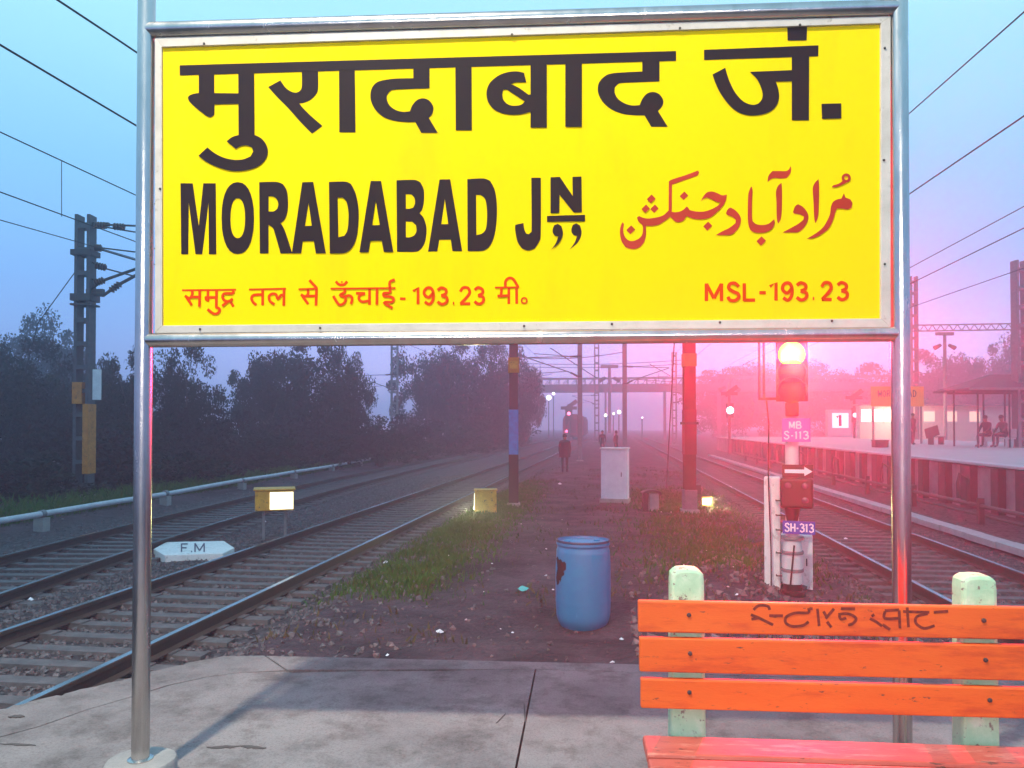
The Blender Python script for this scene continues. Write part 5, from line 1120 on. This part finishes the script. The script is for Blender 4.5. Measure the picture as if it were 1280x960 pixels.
# ------------------------------------------------------------ people
def person(loc, rz, label, pose='walk', scale=1.0, top=None, bottom=None, group=None):
    J = {}
    if pose in ('walk', 'stand'):
        s = .16 if pose == 'walk' else .03
        J = dict(pel=(0, 0, .95), waist=(0, 0, 1.10), chest=(0, -.01, 1.34), neck=(0, -.015, 1.50), head0=(0, -.02, 1.58), head1=(0, -.025, 1.70),
                 hipL=(-.10, 0, .92), kneeL=(-.11, -s * .9, .50), ankL=(-.11, -s * .9 + .02, .09), toeL=(-.12, -s * .9 - .14, .04),
                 hipR=(.10, 0, .92), kneeR=(.11, s * .3, .50), ankR=(.11, s * 1.6, .11), toeR=(.12, s * 1.6 - .13, .05),
                 shL=(-.19, -.01, 1.42), elL=(-.25, .04, 1.14), wrL=(-.24, -.06, .90), haL=(-.235, -.09, .81),
                 shR=(.19, -.01, 1.42), elR=(.25, .06, 1.14), wrR=(.24, .0, .90), haR=(.235, -.03, .81))
    else:
        J = dict(pel=(0, 0, .52), waist=(0, -.05, .68), chest=(0, -.10, .92), neck=(0, -.13, 1.08), head0=(0, -.16, 1.16), head1=(0, -.18, 1.28),
                 hipL=(-.11, -.02, .52), kneeL=(-.13, -.44, .52), ankL=(-.13, -.42, .09), toeL=(-.14, -.58, .04),
                 hipR=(.11, -.02, .52), kneeR=(.13, -.45, .52), ankR=(.15, -.50, .09), toeR=(.16, -.66, .04),
                 shL=(-.19, -.11, 1.00), elL=(-.24, -.20, .76), wrL=(-.15, -.38, .62), haL=(-.12, -.44, .60),
                 shR=(.19, -.11, 1.00), elR=(.24, -.18, .76), wrR=(.16, -.36, .64), haR=(.13, -.42, .61))
    rad = dict(pel=.145, waist=.135, chest=.16, neck=.058, head0=.085, head1=.092, hipL=.095, kneeL=.062, ankL=.045, toeL=.038, hipR=.095, kneeR=.062, ankR=.045, toeR=.038,
               shL=.075, elL=.052, wrL=.036, haL=.030, shR=.075, elR=.052, wrR=.036, haR=.030)
    E = [('pel', 'waist'), ('waist', 'chest'), ('chest', 'neck'), ('neck', 'head0'), ('head0', 'head1')]
    for q in 'LR': E += [('pel', 'hip' + q), ('hip' + q, 'knee' + q), ('knee' + q, 'ank' + q), ('ank' + q, 'toe' + q), ('chest', 'sh' + q), ('sh' + q, 'el' + q), ('el' + q, 'wr' + q), ('wr' + q, 'ha' + q)]
    # five fingers on every hand
    for q, sx in (('L', -1), ('R', 1)):
        h = Vector(J['ha' + q]); wv = (h - Vector(J['wr' + q])).normalized()
        for i, (dx, ln) in enumerate(((-.022, .07), (-.008, .08), (.006, .075), (.02, .06))):
            J['f%d%s' % (i, q)] = tuple(h + wv * ln + Vector((0, dx, 0))); rad['f%d%s' % (i, q)] = .009; E.append(('ha' + q, 'f%d%s' % (i, q)))
        J['th' + q] = tuple(h + wv * .02 + Vector((-.02 * sx, -.045, 0))); rad['th' + q] = .010; E.append(('ha' + q, 'th' + q))
    names = list(J); idx = {n: i for i, n in enumerate(names)}
    me = bpy.data.meshes.new('person'); me.from_pydata([J[n] for n in names], [(idx[a], idx[b_]) for a, b_ in E], []); tmp = bpy.data.objects.new('tmp', me); COL.objects.link(tmp)
    md = tmp.modifiers.new('skin', 'SKIN'); md.use_smooth_shade = True
    for i, n in enumerate(names): me.skin_vertices[0].data[i].radius = (rad[n], rad[n] * (.72 if n in ('waist', 'pel', 'chest') else 1))
    me.skin_vertices[0].data[idx['pel']].use_root = True
    sub = tmp.modifiers.new('sub', 'SUBSURF'); sub.levels = 1; sub.render_levels = 1
    dg = bpy.context.evaluated_depsgraph_get(); em = bpy.data.meshes.new_from_object(tmp.evaluated_get(dg)); bpy.data.objects.remove(tmp)
    em.materials.clear()
    for m_ in (top or M_cloth_dk, bottom or M_cloth_dk, M_skin): em.materials.append(m_)
    segs = []
    for a, b_ in E:
        mi = 1 if (a[:3] in ('hip', 'kne', 'ank') or b_[:3] in ('hip', 'kne')) else 2 if (b_ in ('head0', 'head1') or a[:2] == 'ha' or b_[:2] == 'ha') else 0
        if a[:3] == 'pel' and b_[:3] == 'hip': mi = 1
        segs.append((Vector(J[a]), Vector(J[b_]), mi))
    for pl_ in em.polygons:
        c = pl_.center; best = 9; bi = 0
        for a, b_, mi in segs:
            ab = b_ - a; t1 = max(0, min(1, (c - a).dot(ab) / max(ab.length_squared, 1e-9))); dd = (c - (a + ab * t1)).length
            if dd < best: best = dd; bi = mi
        pl_.material_index = bi
    o = bpy.data.objects.new('person', em); COL.objects.link(o); o.location = loc; o.rotation_euler = (0, 0, rz); o.scale = (scale,) * 3; tag(o, label, 'person', group)
    h1 = Vector(J['head1']); hm = MB(); hm.lathe([(.085, -.06), (.098, -.01), (.096, .03), (.075, .07), (.02, .098)], h1 + Vector((0, .012, .0)), 16); build('hair', hm, M_hair, o, True)
    nose = MB(); f_ = h1 + Vector((0, -.088, -.035)); nose.add([f_ + Vector((-.012, 0, -.02)), f_ + Vector((.012, 0, -.02)), f_ + Vector((0, -.022, -.018)), f_ + Vector((0, 0, .02))], [(0, 1, 2), (1, 3, 2), (3, 0, 2)]); build('nose', nose, M_skin, o)
    for sx in (-1, 1): build('ear', MB().lathe([(.012, -.025), (.018, 0), (.010, .025)], h1 + Vector((sx * .088, 0, -.03)), 8), M_skin, o, True)
    return o
p = gnd(706, 592, -.42); p = dep(706, 592, 34.5); p.z = gzf(p.x, p.y)
pw_ = person(p, YAW + R(180) + .0, 'person in dark clothes walking away along the dirt path', 'walk', .98)
jk = MB(); jk.lathe([(.185, .72), (.19, .86), (.195, .98), (.185, 1.10), (.20, 1.30), (.19, 1.42), (.09, 1.50)], n=18); o = build('jacket', jk, M_cloth_dk, pw_, True); o.scale = (1.38, 1.05, 1.0)
p = dep(753, 556, 58); p.z = gzf(p.x, p.y); person(p, YAW, 'distant dark figure left of the slim mast, above the white cabinet', 'walk', 1.0)
p = dep(770, 560, 50); p.z = gzf(p.x, p.y); person(p, YAW + 1, 'distant figure in reddish clothes right above the white cabinet', 'stand', 1.0, M_cloth_br)
p = fpt(1141, 41); person(p, YAW + .5, 'person standing on the far platform just right of the sign post', 'stand', .95, M_cloth_br)
bx_ = Vector((math.cos(BEN[1]), math.sin(BEN[1]), 0)); p = BEN[0] + bx_ * .62; person(p, YAW - R(80), 'seated person leaning forward at the front end of the bench under the shelter', 'sit', 1.12, M_cloth_br, M_cloth_dk)
p = BEN[0] - bx_ * .38; person(p, YAW - R(72), 'seated person farther back on the bench under the shelter', 'sit', 1.12, M_cloth_dk, M_cloth_br)

# ------------------------------------------------------------ litter
def litter(u, v, s_, c_, lab, z=None, kind=0):
    p = gnd(u, v, -.42 if z is None else z)
    if z is None: p = gnd(u, v, gzf(p.x, p.y)); p.z = gzf(p.x, p.y) + .012
    m = MB(); n_ = 7; pts = []
    for i in range(n_):
        a = 2 * math.pi * i / n_; rr = s_ * random.uniform(.6, 1.1); pts.append((rr * math.cos(a), rr * .7 * math.sin(a), random.uniform(0, s_ * .5)))
    m.add(pts + [(0, 0, s_ * .75), (0, 0, 0)], [(i, (i + 1) % n_, n_) for i in range(n_)] + [((i + 1) % n_, i, n_ + 1) for i in range(n_)])
    o = build('crumpled_litter', m, mat('litter_' + c_, {'w': (.7, .7, .75), 't': (.05, .42, .42), 'p': (.55, .40, .42)}[c_], .6), None); o.location = p; o.rotation_euler = (0, 0, random.uniform(0, 3)); tag(o, lab, 'litter'); return o
litter(653, 740, .085, 't', 'turquoise crumpled bag on the dirt left of the barrel')
litter(550, 790, .05, 'w', 'white scrap on the dirt near the platform edge')
litter(942, 836, .03, 'w', 'small white cup seen between the bench slats', z=.0)
litter(921, 738, .03, 'w', 'white scrap on the soil right of the barrel, behind the bench')
litter(910, 728, .025, 'p', 'pinkish scrap on the soil beside the white one')
litter(482, 700, .05, 'w', 'white flower-like scrap in the grass near the left track')
litter(700, 606, .10, 'w', 'white scrap on the path near the walking person feet')
litter(583, 777, .03, 'p', 'pale pebble-like scrap on the dirt left of the turquoise bag')
litter(1057, 675, .06, 'w', 'white scrap lying in the right track')
litter(38, 752, .07, 'w', 'white scrap in the ballast between the two left tracks')
litter(331, 653, .06, 'w', 'white scrap beside the legs of the glowing yellow box')

src_ = litter(615, 705, .022, 'w', 'tiny pale scrap among many scattered over the dirt strip'); src_['group'] = 'tiny pale scraps on the dirt strip'
for i in range(22):
    c_ = src_.copy(); COL.objects.link(c_); x = random.uniform(-3.2, 2.6); y = 5.9 + 14 * random.random() ** 1.5; c_.location = (x, y, gzf(x, y) + .012); c_.rotation_euler = (0, 0, i); c_.scale = (random.uniform(.5, 1.5),) * 3

# ------------------------------------------------------------ trees
def crown_mesh(name, nclump, per, leaf, seed, flat=.8, spread_=1.0):
    r = np.random.default_rng(seed); C_ = []
    for i in range(nclump):
        v = r.normal(size=3); v /= np.linalg.norm(v); rr = r.random() ** .5 * spread_; c = v * rr; c[2] = c[2] * flat
        C_.append((c, r.uniform(.13, .28)))
    V = []; 
    for c, cr_ in C_:
        d = r.normal(size=(per, 3)); d /= np.linalg.norm(d, axis=1)[:, None]; q = c + d * (cr_ * r.random((per, 1)) ** .4) * np.array([1, 1, .75])
        a = r.normal(size=(per, 3)); a /= np.linalg.norm(a, axis=1)[:, None]; b_ = np.cross(a, r.normal(size=(per, 3))); b_ /= np.linalg.norm(b_, axis=1)[:, None]; s_ = leaf * r.uniform(.6, 1.4, (per, 1))
        V.append(np.stack([q + a * s_, q + b_ * s_ * .5, q - a * s_, q - b_ * s_ * .5], 1))
    V = np.concatenate(V).reshape(-1, 3); n_ = len(V) // 4
    me = bpy.data.meshes.new(name); me.from_pydata(V.tolist(), [], (np.arange(n_)[:, None] * 4 + np.arange(4)[None]).tolist()); return me
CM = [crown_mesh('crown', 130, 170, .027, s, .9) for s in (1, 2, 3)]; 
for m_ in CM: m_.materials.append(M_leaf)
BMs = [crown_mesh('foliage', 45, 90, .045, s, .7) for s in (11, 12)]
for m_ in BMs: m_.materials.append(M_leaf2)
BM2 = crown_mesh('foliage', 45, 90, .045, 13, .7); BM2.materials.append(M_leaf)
def tree(u, D, v_top, wpx, label, i, group, drop=.0):
    b_ = dep(u, 545, D); b_.z = gzf(b_.x, b_.y) - .1; zt = dep(u, v_top, D).z - b_.z; rw = wpx * D / F / 2; ch = min(zt * .56, rw * 1.6 + 1.6)
    t_ = thing('leafy_tree', label, 'tree', b_, random.uniform(0, 6), group)
    tm = MB(); top = Vector((random.uniform(-.4, .4), random.uniform(-.4, .4), zt - ch * .9)); r0 = .09 + zt * .022
    tm.tube([(0, 0, 0), Vector((.1, .05, zt * .2)), top * .6, top], [r0, r0 * .8, r0 * .6, r0 * .35], 9)
    for k in range(7):
        a = k * 2.4; st = top * random.uniform(.5, .95); en = Vector((math.cos(a) * rw * .65, math.sin(a) * rw * .65, zt - ch * .9 + random.uniform(-.4, .6) * ch)); mid_ = (st + en) / 2 + Vector((0, 0, -.2)); tm.tube([st, mid_, en], [r0 * .35, r0 * .22, r0 * .08], 6)
    build('trunk', tm, M_bark, t_, True)
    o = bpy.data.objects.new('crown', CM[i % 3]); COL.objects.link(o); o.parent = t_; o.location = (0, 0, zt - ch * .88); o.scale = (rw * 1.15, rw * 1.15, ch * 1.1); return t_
TL = [(-75, 27, 425, 190, 'dark leafy tree at the left edge of the view'), (30, 31, 436, 135, 'dark tree behind and left of the tall lattice mast'), (118, 36, 442, 95, 'dark tree directly behind the tall lattice mast'),
      (166, 31, 450, 88, 'lower dark tree just left of the steel sign post'), (232, 33, 442, 80, 'round dark tree just right of the left sign post'),
      (335, 42, 440, 88, 'dark tree below the left part of the sign, after the first gap'), (385, 44, 428, 120, 'broad dark tree second after the first gap'), (432, 48, 446, 62, 'dark tree just before the gap with the hazy mast'),
      (535, 68, 432, 85, 'hazy tree right of the hazy lattice mast'), (585, 72, 432, 90, 'hazy broad tree below the sign centre'), (632, 78, 438, 75, 'hazy tree behind the blue banded mast'), (655, 96, 452, 46, 'last hazy tree before the open yard'),
      (60, 52, 408, 110, 'paler tree rising beyond the dark ones at the left')]
for i, (u, D, vt, wp, lab) in enumerate(TL): tree(u, D, vt, wp, lab, i, 'trees beyond the left tracks')
TR = [(905, 150, 466, 90, 'pink hazed tree between the thick mast and signal'), (960, 155, 452, 110, 'pink hazed tree behind the red signal'), (1010, 150, 462, 90, 'pink hazed tree just right of the red signal'),
      (1160, 120, 447, 90, 'hazy tree right of the right sign post'), (1215, 115, 440, 90, 'hazy tree above the far shelter'), (1265, 105, 428, 80, 'hazy tree behind the lattice tower at the right edge'), (1085, 140, 462, 90, 'hazy tree left of the right sign post'), (1320, 105, 436, 90, 'hazy tree beyond the right edge tower')]
for i, (u, D, vt, wp, lab) in enumerate(TR): tree(u, D, vt, wp, lab, i + 1, 'far trees beyond the platforms')
# bushes in front of the trees
k = 0
desc = ['brown scrubby bush', 'low dark bush', 'tangled brown bush']
where = ['at the left edge behind the water pipe', 'left of the tall lattice mast', 'at the foot of the tall lattice mast', 'just left of the steel sign post', 'just right of the steel sign post', 'behind the glowing yellow box', 'below the round dark tree', 'below the first tree gap', 'behind the middle of the water pipe', 'below the broad dark tree', 'near the far end of the water pipe', 'just past the far end of the water pipe', 'below the hazy lattice mast', 'below the hazy trees', 'left of the blue banded mast', 'behind the blue banded mast']
us = [-30, 35, 95, 150, 205, 250, 300, 345, 390, 430, 470, 510, 545, 585, 620, 650]; Ds = [21, 22, 24, 25, 27, 29, 32, 35, 38, 41, 46, 52, 58, 66, 74, 86]
for row in (0, 1):
    for i, (u, D) in enumerate(zip(us, Ds)):
        D2 = D + row * 5 + random.uniform(-.5, .5); u2 = u + row * 22 + random.uniform(-8, 8); b_ = dep(u2, 545, D2); b_.z = gzf(b_.x, b_.y) - .1
        if b_.x > -12.6: b_.x = -12.6 - random.uniform(0, .6)
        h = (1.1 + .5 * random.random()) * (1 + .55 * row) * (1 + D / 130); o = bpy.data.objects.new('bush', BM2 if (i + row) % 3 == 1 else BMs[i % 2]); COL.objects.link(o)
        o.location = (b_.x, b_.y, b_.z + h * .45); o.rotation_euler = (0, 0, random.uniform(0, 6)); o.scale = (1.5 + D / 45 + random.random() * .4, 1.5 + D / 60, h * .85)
        kind = 'low dark bush' if (i + row) % 3 == 1 else 'brown scrubby bush'
        tag(o, '%s %s, in the %s row' % (kind, where[i], 'front' if row == 0 else 'back'), 'bush', 'bushes below the left trees')

# ------------------------------------------------------------ misty air
hz = MB(); hz.box((0, 200, 6.0), (590, 520, 18.0)); hm = bpy.data.materials.new('mist'); hm.use_nodes = True; t = hm.node_tree; t.nodes.clear()
out = t.nodes.new('ShaderNodeOutputMaterial'); pv = t.nodes.new('ShaderNodeVolumePrincipled'); pv.inputs['Color'].default_value = (.80, .82, 1.0, 1); pv.inputs['Density'].default_value = .0058; pv.inputs['Anisotropy'].default_value = .72
t.links.new(pv.outputs[0], out.inputs['Volume'])
tag(build('haze', hz, hm), kind='stuff')
